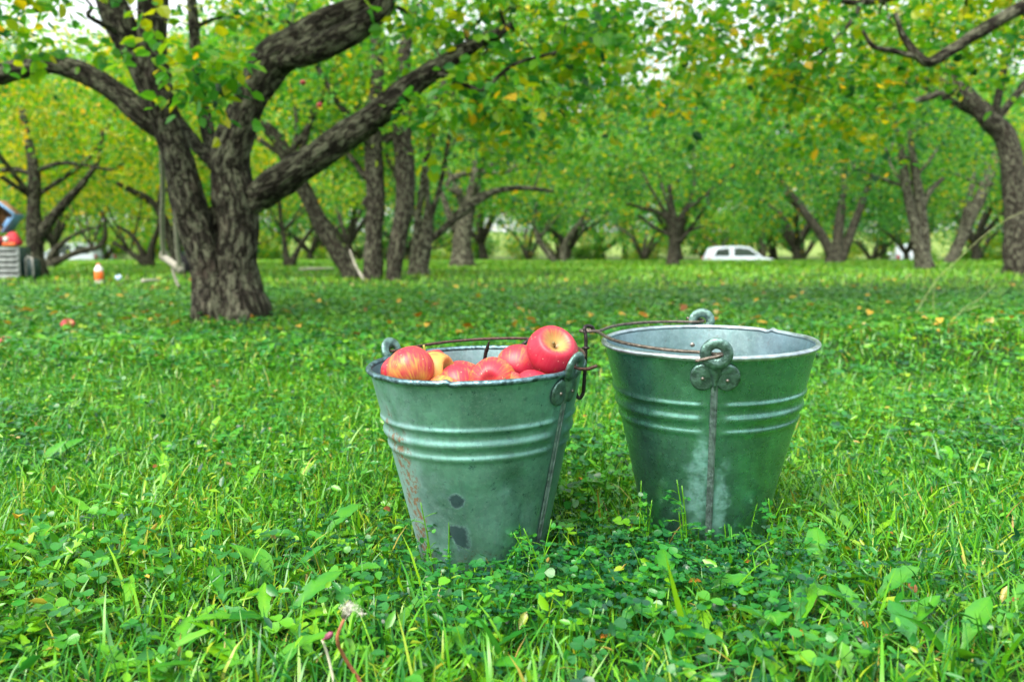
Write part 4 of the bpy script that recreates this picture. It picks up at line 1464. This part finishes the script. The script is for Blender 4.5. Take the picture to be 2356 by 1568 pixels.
def dandelions():
    g = "broad leafed dandelion rosettes in the lawn"
    rs = np.random.default_rng(77)
    protos = []
    for k in range(5):
        mb = MB()
        for q in range(rs.integers(4, 8)):
            dandelion_leaf(mb, (0, 0, .005), rs.uniform(0, 6.28), rs.uniform(.055, .11), rs.uniform(.016, .030), rs.uniform(.25, .95), rs.uniform(.3, 1.6), rs.choice([.4, .9, 1.3]), np.clip(rs.normal(.48, .12), .2, .78), rs.normal(0, .2))
        o = mb.build("dandelion", M_BROAD)
        tag(o, "rosette of long broad green dandelion leaves in the lawn", "weed", g)
        protos.append(o)
    spots = [(270, 1110), (350, 1100), (340, 1160), (655, 1330), (520, 1400), (1310, 1120), (1340, 1210), (1420, 1140), (1400, 1100), (1370, 1330), (820, 1440), (390, 1540), (1100, 1510), (1970, 1010), (2040, 1020), (2120, 1040),
             (2050, 1480), (1960, 1450), (2200, 1520), (2280, 1330), (60, 960), (720, 1120), (110, 1060), (1290, 1020), (1540, 1400), (230, 1340), (1160, 1400), (1880, 1350), (2330, 1190), (1290, 1470), (60, 1250), (730, 1250), (500, 1200),
             (880, 960), (600, 960), (420, 980), (2150, 900), (2000, 900), (2300, 950), (1990, 1250), (250, 880), (150, 1460), (1700, 1500), (940, 1380)]
    spots += [(rs.uniform(-60, 2416), 830 + 760 * rs.random() ** 1.1) for _ in range(150)]
    for i, (px, py) in enumerate(spots):
        p, d = G(px, py + 18)
        if in_bucket(p[:1], p[1:2], .20)[0]:
            continue
        o = protos[i] if i < 5 else protos[int(rs.integers(0, 5))].copy()
        if i >= 5:
            COL.objects.link(o)
        o.location = p
        o.rotation_euler = (0, 0, rs.uniform(0, 6.28))
        s = rs.uniform(.45, 1.0)
        o.scale = (s, s, s)


dandelions()


def fallen_leaves():
    rs = np.random.default_rng(31)
    labs = {"y": "small yellow fallen leaf lying in the grass", "o": "orange fallen leaf lying in the grass", "b": "dry brown fallen leaf lying in the grass", "p": "pale silvery underside leaf lying in the grass"}
    protos = {}
    for k, t in (("y", .75), ("o", .42), ("b", .08), ("p", 1.0)):
        mb = MB()
        V, F = [], []
        n = 9
        for i in range(n):
            u = i / (n - 1)
            w = .34 * math.sin(math.pi * (.03 + .94 * u)) ** .8
            cz = .12 * math.sin(u * 3) + .03 * math.sin(u * 9)
            V += [[-w, u, cz + .16 * w * 2], [0, u, cz], [w, u, cz + .10 * w * 2]]
        for i in range(n - 1):
            F += [[i * 3, i * 3 + 1, i * 3 + 4, i * 3 + 3], [i * 3 + 1, i * 3 + 2, i * 3 + 5, i * 3 + 4]]
        mb.add(np.array(V) - [0, .5, 0], [np.array(F)], tint=t)
        o = mb.build("fallen_leaf", M_FALLEN)
        tag(o, labs[k], "leaf", "fallen leaves in the grass")
        protos[k] = [o, False]

    def put(px, py, k, size, lift=.03):
        p, d = G(px, py)
        if d < 4:
            size *= .55
        o = protos[k][0] if not protos[k][1] else protos[k][0].copy()
        if protos[k][1]:
            COL.objects.link(o)
        protos[k][1] = True
        o.location = p + np.array([0, 0, lift])
        o.rotation_euler = (rs.normal(0, .3), rs.normal(0, .3), rs.uniform(0, 6.28))
        o.scale = (size, size, size * rs.uniform(.6, 1.4))
        return o

    o = put(485, 912, "b", .052)
    o["label"] = "largest curled brown leaf lying in the grass left of the buckets"
    o.rotation_euler = (.2, .2, 1.2)
    o = put(2310, 822, "o", .06)
    o["label"] = "orange leaf lying in the grass at the right edge behind the empty bucket"
    o = put(45, 1270, "y", .045, .05)
    o["label"] = "yellow leaf low in the clover at the left edge"
    for _ in range(230):
        px = rs.uniform(0, 2356)
        py = 640 + 150 * rs.random() ** 1.2
        k = rs.choice(["y", "y", "y", "y", "o", "b", "p"])
        put(px, py, k, rs.uniform(.04, .075), .045)
    for _ in range(34):
        px = rs.uniform(0, 2356)
        py = rs.uniform(860, 1540)
        k = rs.choice(["y", "o", "b", "b", "o"])
        put(px, py, k, rs.uniform(.012, .03), rs.uniform(.02, .045))


fallen_leaves()


def weeds():
    # leafy sprigs in front of the buckets
    g = "leafy clover sprigs standing up against the buckets"
    rs = np.random.default_rng(9)
    spec = [(1005, 1352, .085, "tall leafy sprig standing against the left side of the apple bucket"), (1215, 1350, .065, "leafy sprig standing against the right side of the apple bucket"),
            (1130, 1365, .05, "short leafy sprig at the middle of the apple bucket's foot"), (1245, 1400, .075, "yellowish budding sprig standing in the grass just right of the apple bucket's foot"),
            (1590, 1312, .085, "bushy leafy sprig standing against the middle of the empty bucket"), (1480, 1308, .075, "leafy sprig at the left side of the empty bucket's foot"),
            (1705, 1308, .07, "leafy sprig at the right side of the empty bucket's foot"), (1820, 1320, .06, "leafy sprig standing in the grass right of the empty bucket")]
    for (px, py, h, lab) in spec:
        p, d = G(px, py)
        root = empty("sprig", p, lab, "weed", g)
        ms, ml = MB(), MB()
        h *= 1.5
        for q in range(4 if h > .1 else 3):
            b = rs.normal(0, .014, 2)
            hh = h * rs.uniform(.65, 1.05)
            pts = np.array([[b[0], b[1], -.005], [b[0] * 1.3 + rs.normal(0, .004), b[1] * 1.2, hh * .5], [b[0] * 1.9 + rs.normal(0, .012), b[1] * 1.5, hh]])
            sp = smooth_path(pts, 6)
            tube(ms, sp, np.linspace(.0011, .0007, len(sp)), 6, 0, tint=np.full(len(sp) * 6, .62))
            for k in range(7):
                c = sp[int(len(sp) * (.3 + .1 * k)) - 1]
                e = c + np.array([rs.normal(0, .012), rs.normal(0, .012), rs.uniform(.0, .01)])
                tube(ms, np.array([c, (c + e) / 2 + [0, 0, .002], e]), .0005, 5, 0, tint=np.full(15, .6))
                clover_leaves(ml, np.array([e[0]]), np.array([e[1]]), np.array([0.0]), np.array([rs.uniform(.0055, .009)]), np.array([np.clip(rs.normal(.30, .1), 0, .7)]), False, z0=np.array([e[2]]))
        ms.build("stem", M_GRASS, root)
        ml.build("foliage", M_CLOVER, root)
    # dandelion clock at the bottom
    p, d = G(850, 1650)
    d = d + .03
    head = P(798, 1408, d - .05)
    root = empty("dandelion_clock", p, "withered dandelion seed head on a reddish bent stem at the bottom of the picture", "dandelion")
    mid1, mid2 = P(776, 1468, d - .05), P(795, 1515, d - .03)
    ms = MB()
    q1 = P(834, 1580, d - .02)
    sp = smooth_path(np.vstack([p - [0, 0, .01], q1, mid2, mid1, head + (mid1 - head) * .12]) - p, 8)
    tube(ms, sp, np.linspace(.0019, .0014, len(sp)), 8, .02)
    ms.build("stem", simple("red_stem", (0.36, 0.13, 0.07), .5, 0, .3, 200), root)
    mr = MB()
    lathe(mr, [(.0003, -.006), (.0030, -.005), (.0042, -.001), (.0036, .003), (.0002, .004)], 12, fn=lambda V: V @ np.array(Matrix.Rotation(.6, 3, 'Y')).T + (head - p))
    mr.build("receptacle", simple("seed_base", (0.10, 0.12, 0.07), .7, 0, .4, 300), root)
    mf = MB()
    for k in range(46):
        dv = np.array([rs.normal(.45, .5), rs.normal(-.1, .5), abs(rs.normal(.7, .5))])
        dv /= np.linalg.norm(dv)
        a = head - p + dv * .002
        b = head - p + dv * rs.uniform(.004, .009)
        tube(mf, np.array([a, (a + b) / 2, b]), .00013, 3, 0, caps=False)
        for j in range(4):
            e = b + rs.normal(0, .0020, 3) + dv * .001
            tube(mf, np.array([b, e]), .00010, 3, 0, caps=False)
    c2 = head - p + np.array([.013, 0, -.001])
    for k in range(26):
        e = c2 + rs.normal(0, .0025, 3)
        tube(mf, np.array([c2, e]), .00012, 3, 0, caps=False)
    mf.build("seeds", simple("seed_fluff", (0.75, 0.73, 0.66), .8, 0, .1, 100), root)
    # pale clover stalk with a purple bud beside it
    p, d = G(780, 1640)
    d = d + .03
    root = empty("clover_stalk", p, "pale dry stalk with a small purple bud left of the dandelion seed head", "weed")
    top = P(742, 1472, d - .03)
    ms = MB()
    sp = smooth_path(np.vstack([p - [0, 0, .01], (p * .5 + P(765, 1540, d - .01) * .5), P(755, 1510, d - .02), top]) - p, 6)
    tube(ms, sp, np.linspace(.0016, .0011, len(sp)), 8)
    ms.build("stalk", simple("pale_stalk", (0.55, 0.55, 0.42), .5, 0, .2, 200), root)
    mb = MB()
    bp = P(755, 1462, d - .03) - p
    lathe(mb, [(.0004, -.004), (.0026, -.002), (.0032, .001), (.0022, .004), (.0002, .006)], 10, fn=lambda V: V @ np.array(Matrix.Rotation(.9, 3, 'Y')).T + bp)
    tube(mb, np.array([top - p, (top - p + bp) / 2, bp]), .0009, 6)
    mb.build("bud", simple("purple_bud", (0.20, 0.05, 0.09), .6, 0, .5, 400), root)
    # long grass stalks
    M_STALK = simple("grass_stalk", (0.30, 0.36, 0.14), .55, 0, .25, 60)

    def stalk(pts, r, lab, leafy=0):
        p, d = G(*pts[0][:2])
        root = empty("grass_stalk", p, lab, "grass stalk", "long grass stalks above the lawn")
        w = [p - np.array([0, 0, .01])] + [P(a, b, d + (c[0] if c else 0)) for a, b, *c in pts[1:]]
        sp = smooth_path(np.array(w) - p, 8)
        ms = MB()
        tube(ms, sp, np.linspace(r, r * .55, len(sp)), 6)
        for f in (.35, .65):
            c = sp[int(len(sp) * f)]
            tube(ms, np.array([c - (sp[int(len(sp) * f)] - sp[int(len(sp) * f) - 1]) * .3, c + (sp[int(len(sp) * f)] - sp[int(len(sp) * f) - 1]) * .3]), r * 1.5, 6)
        ms.build("culm", M_STALK, root)
        if leafy:
            ml = MB()
            for k in range(leafy):
                c = sp[int(len(sp) * rs.uniform(.15, .98))]
                dandelion_leaf(ml, c, rs.uniform(0, 6.28), rs.uniform(.02, .04), .010, .8, .5, 0, .3)
            ml.build("leaves", M_BROAD, root)

    stalk([(2090, 745), (2150, 650), (2200, 600), (2260, 545), (2320, 502), (2380, 478)], 0.0021, "longest pale grass stalk arching to the right edge of the picture", 3)
    stalk([(2150, 735), (2147, 690), (2150, 652)], .0024, "short upright grass stalk below the long arching stalk")
    stalk([(2185, 745), (2215, 712), (2250, 690), (2290, 654)], .0028, "leafy weed stalk leaning right below the long arching stalk", 7)
    stalk([(2180, 735), (2230, 712), (2268, 700)], .0024, "thin pale stalk lying low across the leafy weed stalk")
    # bright broad blade in front of the right bucket
    for (pts, w, tint, lab) in (([(1590, 1520), (1572, 1440), (1552, 1360), (1530, 1270)], .0065, .76, "bright yellow green grass blade standing in front of the empty bucket"),
                                ([(1180, 1560), (1150, 1500), (1120, 1445), (1090, 1410)], .006, .4, "bluish broad grass blade bending left at the bottom middle"),
                                ([(2190, 1530), (2150, 1470), (2110, 1430), (2040, 1405)], .008, .42, "broad bluish grass blade bending left in the lower right"),
                                ([(1670, 1240), (1660, 1215), (1650, 1200), (1625, 1175)], .004, .6, "grass blade slanting across the foot of the empty bucket"),
                                ([(1795, 1215), (1770, 1195), (1735, 1182), (1690, 1180)], .003, .82, "thin pale blade curving over the right foot of the empty bucket")):
        p, d = G(*pts[0])
        root_p = p
        W = np.array([p] + [P(a, b, d - .012 * (i + 1)) for i, (a, b) in enumerate(pts[1:])])
        sp = smooth_path(W, 5) - p
        n = len(sp)
        wd = w / 2 * np.sin(np.linspace(.6, math.pi, n))[:, None]
        s = np.array([1.0, .25, .1])
        fold = np.array([0, -.3, .1])
        mb = MB()
        V = np.concatenate([sp - s * wd + fold * wd, sp, sp + s * wd + fold * wd])
        i = np.arange(n - 1)
        mb.add(V, [np.stack([i, i + n, i + n + 1, i + 1], -1), np.stack([i + n, i + 2 * n, i + 2 * n + 1, i + n + 1], -1)], tint=tint)
        tag(mb.build("tall_grass", M_GRASS, loc=p), lab, "grass blade", kind="thing")


weeds()

# ------------------------------------------------------------------ things among the trees
M_WHITE = simple("white_paint", (0.60, 0.69, 0.80), .3, 0, .04, 3)
M_GLASS = simple("car_glass", (0.03, 0.05, 0.04), .08, 0, .2, 3)
M_TYRE = simple("tyre_rubber", (0.02, 0.02, 0.02), .8, 0, .3, 30)
M_CHROME = simple("wheel_rim", (0.5, 0.5, 0.52), .35, .9, .1, 30)
M_LAMP = simple("lamp_lens", (0.6, 0.6, 0.6), .15, 0, .1, 30)
M_RED = simple("tail_lens", (0.4, 0.02, 0.02), .2, 0, .1, 30)


def car(loc, yaw, label):
    root = empty("parked_car", loc, label, "car", "cars parked beyond the orchard")
    hw = .88
    body = [(-2.1, .35), (-2.15, .62), (-2.1, .98), (-.9, 1.02), (.85, 1.0), (1.3, .95), (1.95, .82), (2.12, .62), (2.12, .36), (1.75, .30), (-1.8, .30)]
    mb = MB()
    prism(mb, body, -hw, hw, .06)
    mb.build("body", M_WHITE, root, smooth=False)
    mb = MB()
    cab = [(-2.02, .98), (-1.82, 1.48), (-1.4, 1.60), (-.3, 1.63), (.3, 1.56), (1.12, .98)]
    prism(mb, cab, -hw + .07, hw - .07, .10)
    mb.build("cabin", M_WHITE, root, smooth=False)
    for s in (-1, 1):
        y = s * (hw - .065)
        for w in ([(-1.86, 1.04), (-1.70, 1.42), (-1.0, 1.50), (-.92, 1.04)], [(-.66, 1.04), (-.66, 1.51), (-.25, 1.52), (.22, 1.46), (.88, 1.04)]):
            mw = MB()
            prism(mw, w, min(y, y + s * .012), max(y, y + s * .012))
            mw.build("window", M_GLASS, root, smooth=False)
        mm = MB()
        box(mm, (.78, s * (hw + .08), 1.06), (.12, .18, .13), bev=.03)
        mm.build("mirror", M_WHITE, root)
        for x in (-1.32, 1.32):
            mt = MB()
            prof = [(.20, -.10), (.31, -.10), (.335, -.06), (.335, .06), (.31, .10), (.20, .10)]
            lathe(mt, prof, 28, fn=lambda V: np.stack([V[:, 0] + x, V[:, 2] + s * (hw - .08), V[:, 1] + .335], 1))
            wo = mt.build("wheel", M_TYRE, root)
            mc = MB()
            lathe(mc, [(.001, .07), (.08, .08), (.19, .05), (.205, .02)], 20, fn=lambda V: np.stack([V[:, 0] + x, s * V[:, 2] + s * (hw - .08), V[:, 1] + .335], 1))
            mc.build("hub", M_CHROME, wo)
        ml = MB()
        box(ml, (2.06, s * .62, .70), (.14, .34, .16), bev=.03)
        ml.build("headlight", M_LAMP, root)
        ml = MB()
        box(ml, (-2.09, s * .70, .85), (.10, .18, .30), bev=.03)
        ml.build("tail_light", M_RED, root)
    mw = MB()
    for (a, b, hw2) in (((.42, 1.50), (1.06, 1.03), .62),):
        V = np.array([[a[0] + .03, -hw2, a[1] + .02], [a[0] + .03, hw2, a[1] + .02], [b[0] + .03, hw2 + .1, b[1] + .02], [b[0] + .03, -hw2 - .1, b[1] + .02]])
        V = np.concatenate([V, V - [.02, 0, .02]])
        mw.add(V, [np.array([[0, 1, 2, 3], [7, 6, 5, 4], [0, 4, 5, 1], [1, 5, 6, 2], [2, 6, 7, 3], [3, 7, 4, 0]])])
    mw.build("windscreen", M_GLASS, root, smooth=False)
    root.rotation_euler = (0, 0, yaw)
    return root


def cars():
    for (px, d, yaw, lab) in ((1703, 50, .08, "white car parked side on beyond the grass between two apple trees"), (165, 44, 2.9, "white vehicle glimpsed between the low limbs on the far left"), (2092, 46, 1.2, "white vehicle peeking out left of the pale grey stems on the right")):
        p = P(px, 590, d)
        p[2] = tz(p[0], p[1]) + (-.14 if px == 1703 else 0)
        car(p, yaw, lab)


cars()


def clutter():
    M_CRATE = simple("grey_crate", (0.23, 0.26, 0.26), .7, 0, .3, 14, .2)
    M_CARD = simple("cardboard", (0.36, 0.20, 0.09), .8, 0, .25, 8)
    M_CARDD = simple("dark_card", (0.07, 0.035, 0.015), .9, 0, .3, 8)
    M_BLUE = simple("blue_trim", (0.16, 0.34, 0.60), .5, 0, .15, 8)
    M_REDC = simple("red_cloth", (0.50, 0.03, 0.05), .7, 0, .25, 12, .3)
    M_ORA = simple("orange_cloth", (0.75, 0.14, 0.04), .6, 0, .2, 12)
    M_DGREEN = simple("dark_green_plastic", (0.015, 0.045, 0.045), .5, 0, .3, 12)
    M_GREY = simple("grey_metal", (0.35, 0.36, 0.34), .45, .6, .2, 30)
    M_BLACK = simple("black_fabric", (0.012, 0.012, 0.016), .85, 0, .4, 30, .2)
    M_PLASTIC = simple("clear_white_plastic", (0.72, 0.76, 0.74), .25, 0, .08, 10)
    M_ORL = simple("orange_label", (0.80, 0.16, 0.02), .4, 0, .15, 40)
    M_ROPE = simple("hemp_rope", (0.24, 0.25, 0.19), .9, 0, .3, 60, .5)
    M_WOODP = simple("pale_wood", (0.42, 0.40, 0.34), .8, 0, .3, 30, .3)
    # crate
    b, D = G(22, 641)
    s = D / F_PX
    root = empty("slatted_crate", b, "grey slatted crate under the red bag at the left edge", "crate")
    w, h = 78 * s, 74 * s
    for k in range(6):
        mb = MB()
        box(mb, (0, -.19, h * (.08 + k / 6)), (w, .02, h / 8.5), bev=.004)
        mb.build("slat", M_CRATE, root)
    for sx in (-1, 1):
        mb = MB()
        box(mb, (sx * w * .485, -.17, h * .5), (.045, .03, h), bev=.005)
        mb.build("post", M_CRATE, root)
    mb = MB()
    box(mb, (0, .02, h * .5), (w * .92, .34, h * .97), bev=.01)
    mb.build("case", M_DGREEN, root)
    # red bag with an orange hem
    t = b + np.array([.03, -.05, h])
    root = empty("bag", t, "red cloth bag with an orange edge on top of the grey crate", "bag")
    mb = MB()
    lathe(mb, [(.001, .0), (.10, .01), (.125, .06), (.11, .14), (.06, .20), (.02, .215), (.001, .215)], 24, fn=lambda V: np.stack([V[:, 0] * .85 + .02 * np.sin(V[:, 2] * 30) + .10, V[:, 1] * .75, V[:, 2]], 1))
    mb.build("sack", M_REDC, root)
    mb = MB()
    box(mb, (-.12, -.02, .075), (.30, .22, .15), bev=.05)
    mb.build("flap", simple("dark_red_cloth", (0.16, 0.008, 0.02), .8, 0, .3, 12, .3), root)
    mb = MB()
    box(mb, (.12, -.155, .03), (.20, .06, .055), bev=.02)
    mb.build("hem", M_ORA, root)
    mb = MB()
    lathe(mb, [(.001, 0), (.03, 0), (.036, .07), (.03, .075), (.001, .06)], 14, fn=lambda V: V + np.array([.09, -.17, .06]))
    tag(mb.build("plastic_cup", M_PLASTIC, loc=t), "small pale cup resting against the red bag above its orange edge", "cup")
    # tilted box with a blue edge
    c = P(8, 498, D - .05)
    root = empty("cardboard_box", c, "tilted open brown cardboard box with a blue edge above the red bag", "box")
    R = Matrix.Rotation(math.radians(38), 3, 'Y')
    a = 52 * s
    for (cc, sz) in (((0, .12, 0), (a, .012, a)), ((0, 0, -a / 2), (a, .24, .012)), ((0, 0, a / 2), (a, .24, .012)), ((-a / 2, 0, 0), (.012, .24, a))):
        mb = MB()
        box(mb, np.array(R @ Vector(cc)), sz, R)
        mb.build("panel", M_CARD, root)
    for (cc, sz) in (((0, -.13, a / 2), (a * 1.03, .03, .035)), ((a / 2, 0, 0), (.02, .25, a * 1.02)), ((a * .28, -.02, -a * .1), (.05, .02, a * .45))):
        mb = MB()
        box(mb, np.array(R @ Vector(cc)), sz, R, bev=.005)
        mb.build("trim", M_BLUE, root)
    mb = MB()
    box(mb, np.array(R @ Vector((-.02, .10, .04))), (.13, .02, .10), R, bev=.008)  # small solid dark slab set on the box's back panel
    mb.build("dark_slab", M_CARDD, root)
    # dark case on the ground
    b2, D2 = G(66, 641)
    s = D2 / F_PX
    root = empty("carry_case", b2, "dark green case with a pale metal band standing at the foot of the left tree", "case")
    w, h = 44 * s, 46 * s
    mb = MB()
    box(mb, (0, 0, h / 2), (w, .22, h), bev=.025)
    mb.build("shell", M_DGREEN, root)
    mb = MB()
    tube(mb, smooth_path(np.array([[w * .15, -.125, .02], [w * .15, -.125, h * .9], [w * .2, -.10, h * 1.05], [w * .42, -.1, h * 1.02], [w * .5, -.12, h * .8], [w * .5, -.12, .02]]), 5), .012, 8)
    mb.build("band", M_GREY, root)
    mb = MB()
    tube(mb, smooth_path(np.array([[-w * .2, 0, h], [-w * .15, 0, h + .05], [w * .05, 0, h + .05], [w * .1, 0, h]]), 5), .01, 8)
    mb.build("handle", M_GREY, root)
    mb = MB()
    lathe(mb, [(.001, 0), (.05, 0), (.06, .05), (.04, .11), (.001, .12)], 16)
    o = mb.build("plastic_tub", M_PLASTIC, loc=G(40, 641)[0] + np.array([0, -.1, 0]))
    tag(o, "small pale plastic tub beside the dark green case", "tub")
    # juice bottle
    b, D = G(229, 652)
    s = D / F_PX
    h = 46 * s
    root = empty("bottle", b, "white topped plastic bottle with an orange label standing in the grass", "bottle")
    r = 9.5 * s
    mb = MB()
    lathe(mb, [(.001, 0), (r * .85, 0), (r * .9, h * .06), (r * .9, h * .18), (r * .96, h * .2), (r * .96, h * .58), (r, h * .62), (r * .96, h * .74), (r * .5, h * .88), (r * .38, h * .92), (r * .38, h * .95)], 24)
    mb.build("flask", M_PLASTIC, root)
    mb = MB()
    lathe(mb, [(r * .99, h * .2), (r * 1.03, h * .22), (r * 1.03, h * .60), (r * .99, h * .62)], 24)
    mb.build("label", M_ORL, root)
    mb = MB()
    lathe(mb, [(r * .42, h * .92), (r * .46, h * .93), (r * .46, h * 1.0), (.001, h * 1.01)], 16)
    mb.build("cap", M_REDC, root)
    # blue scrap
    p, d = G(272, 652)
    mb = MB()
    lathe(mb, [(.001, 0), (.035, .01), (.045, .04), (.02, .07), (.001, .075)], 9, fn=lambda V: V * (1 + .3 * np.sin(V[:, :1] * 90 + V[:, 2:3] * 70)))
    tag(mb.build("wrapper", simple("blue_wrapper", (0.45, 0.58, 0.80), .4, 0, .2, 40), loc=p + np.array([0, 0, .04]), smooth=False), "crumpled pale blue wrapper in the grass right of the bottle", "wrapper")
    # backpack
    b, D = G(425, 633)
    root = empty("backpack", b, "black backpack leaning behind the left side of the big tree's trunk", "backpack")
    s = D / F_PX
    mb = MB()
    box(mb, (0, 0, 24 * s), (34 * s, .16, 46 * s), bev=.035)
    mb.build("pack", M_BLACK, root)
    mb = MB()
    box(mb, (0, -.10, 15 * s), (26 * s, .06, 22 * s), bev=.025)
    mb.build("pocket", M_BLACK, root)
    mb = MB()
    tube(mb, smooth_path(np.array([[-.03, 0, 46 * s], [-.025, 0, 46 * s + .04], [.025, 0, 46 * s + .04], [.03, 0, 46 * s]]), 5), .008, 7)
    mb.build("handle", simple("navy_strap", (0.03, 0.04, 0.10), .8, 0, .3, 30), root)
    # swing: two ropes with a wooden seat
    d = 6.3
    top1, top2 = P(366, 250, d - .9), P(385, 300, d - .7)
    s1, s2 = P(377, 590, d), P(414, 618, d - .25)
    root = empty("rope_swing", (s1 + s2) / 2, "rope swing with a grey wooden seat hanging left of the big tree's trunk", "swing")
    o = (s1 + s2) / 2
    for (a, b_) in ((top1, s1), (top2, s2)):
        mb = MB()
        tube(mb, smooth_path(np.vstack([a, a * .6 + b_ * .4 + [.01, 0, -.02], a * .2 + b_ * .8 + [-.006, 0, 0], b_ + [0, 0, -.02]]) - o, 8), .017, 8, .06)
        mb.build("rope", M_ROPE, root)
        mb = MB()
        lathe(mb, [(.001, -.045), (.028, -.035), (.034, 0), (.026, .035), (.001, .045)], 12, fn=lambda V: V * (1 + .12 * np.sin(V[:, :1] * 120 + V[:, 2:3] * 160)) + (b_ - o))
        mb.build("knot", M_ROPE, root)
    mb = MB()
    tube(mb, np.array([s1 - o - (s2 - s1) * .12, (s1 + s2) / 2 - o, s2 - o + (s2 - s1) * .12]), [.022, .026, .02], 10, .12)
    mb.build("seat", M_WOODP, root)
    mb = MB()
    tail = P(398, 622, d - .15)
    tube(mb, smooth_path(np.vstack([s1 * .4 + s2 * .6, tail, P(405, 645, d - .2), P(412, 660, d - .25)]) - o, 6), .012, 7, .06)
    mb.build("rope_tail", M_ROPE, root)
    # sticks
    for (pts, r, lab) in (([(330, 660), (345, 648), (366, 642)], .022, "pale broken stick lying in the grass left of the big tree"), ([(690, 628), (730, 622), (768, 618)], .03, "pale branch lying in the grass under the diagonal limb"),
                          ([(838, 645), (818, 610), (805, 575)], .022, "thin pale stick leaning against the foot of the leaning trunk")):
        p, d = G(*pts[0])
        w = np.array([P(a, b_, d + (0.25 * i if pts[0][0] < 800 else -.02)) for i, (a, b_) in enumerate(pts)])
        if pts[0][0] < 800:
            for q in w:
                q[2] = tz(q[0], q[1]) + .07
        mb = MB()
        sp = smooth_path(w - p, 5)
        tube(mb, sp, np.linspace(r, r * .5, len(sp)), 8, .15)
        tag(mb.build("stick", M_WOODP, loc=p), lab, "stick")


clutter()
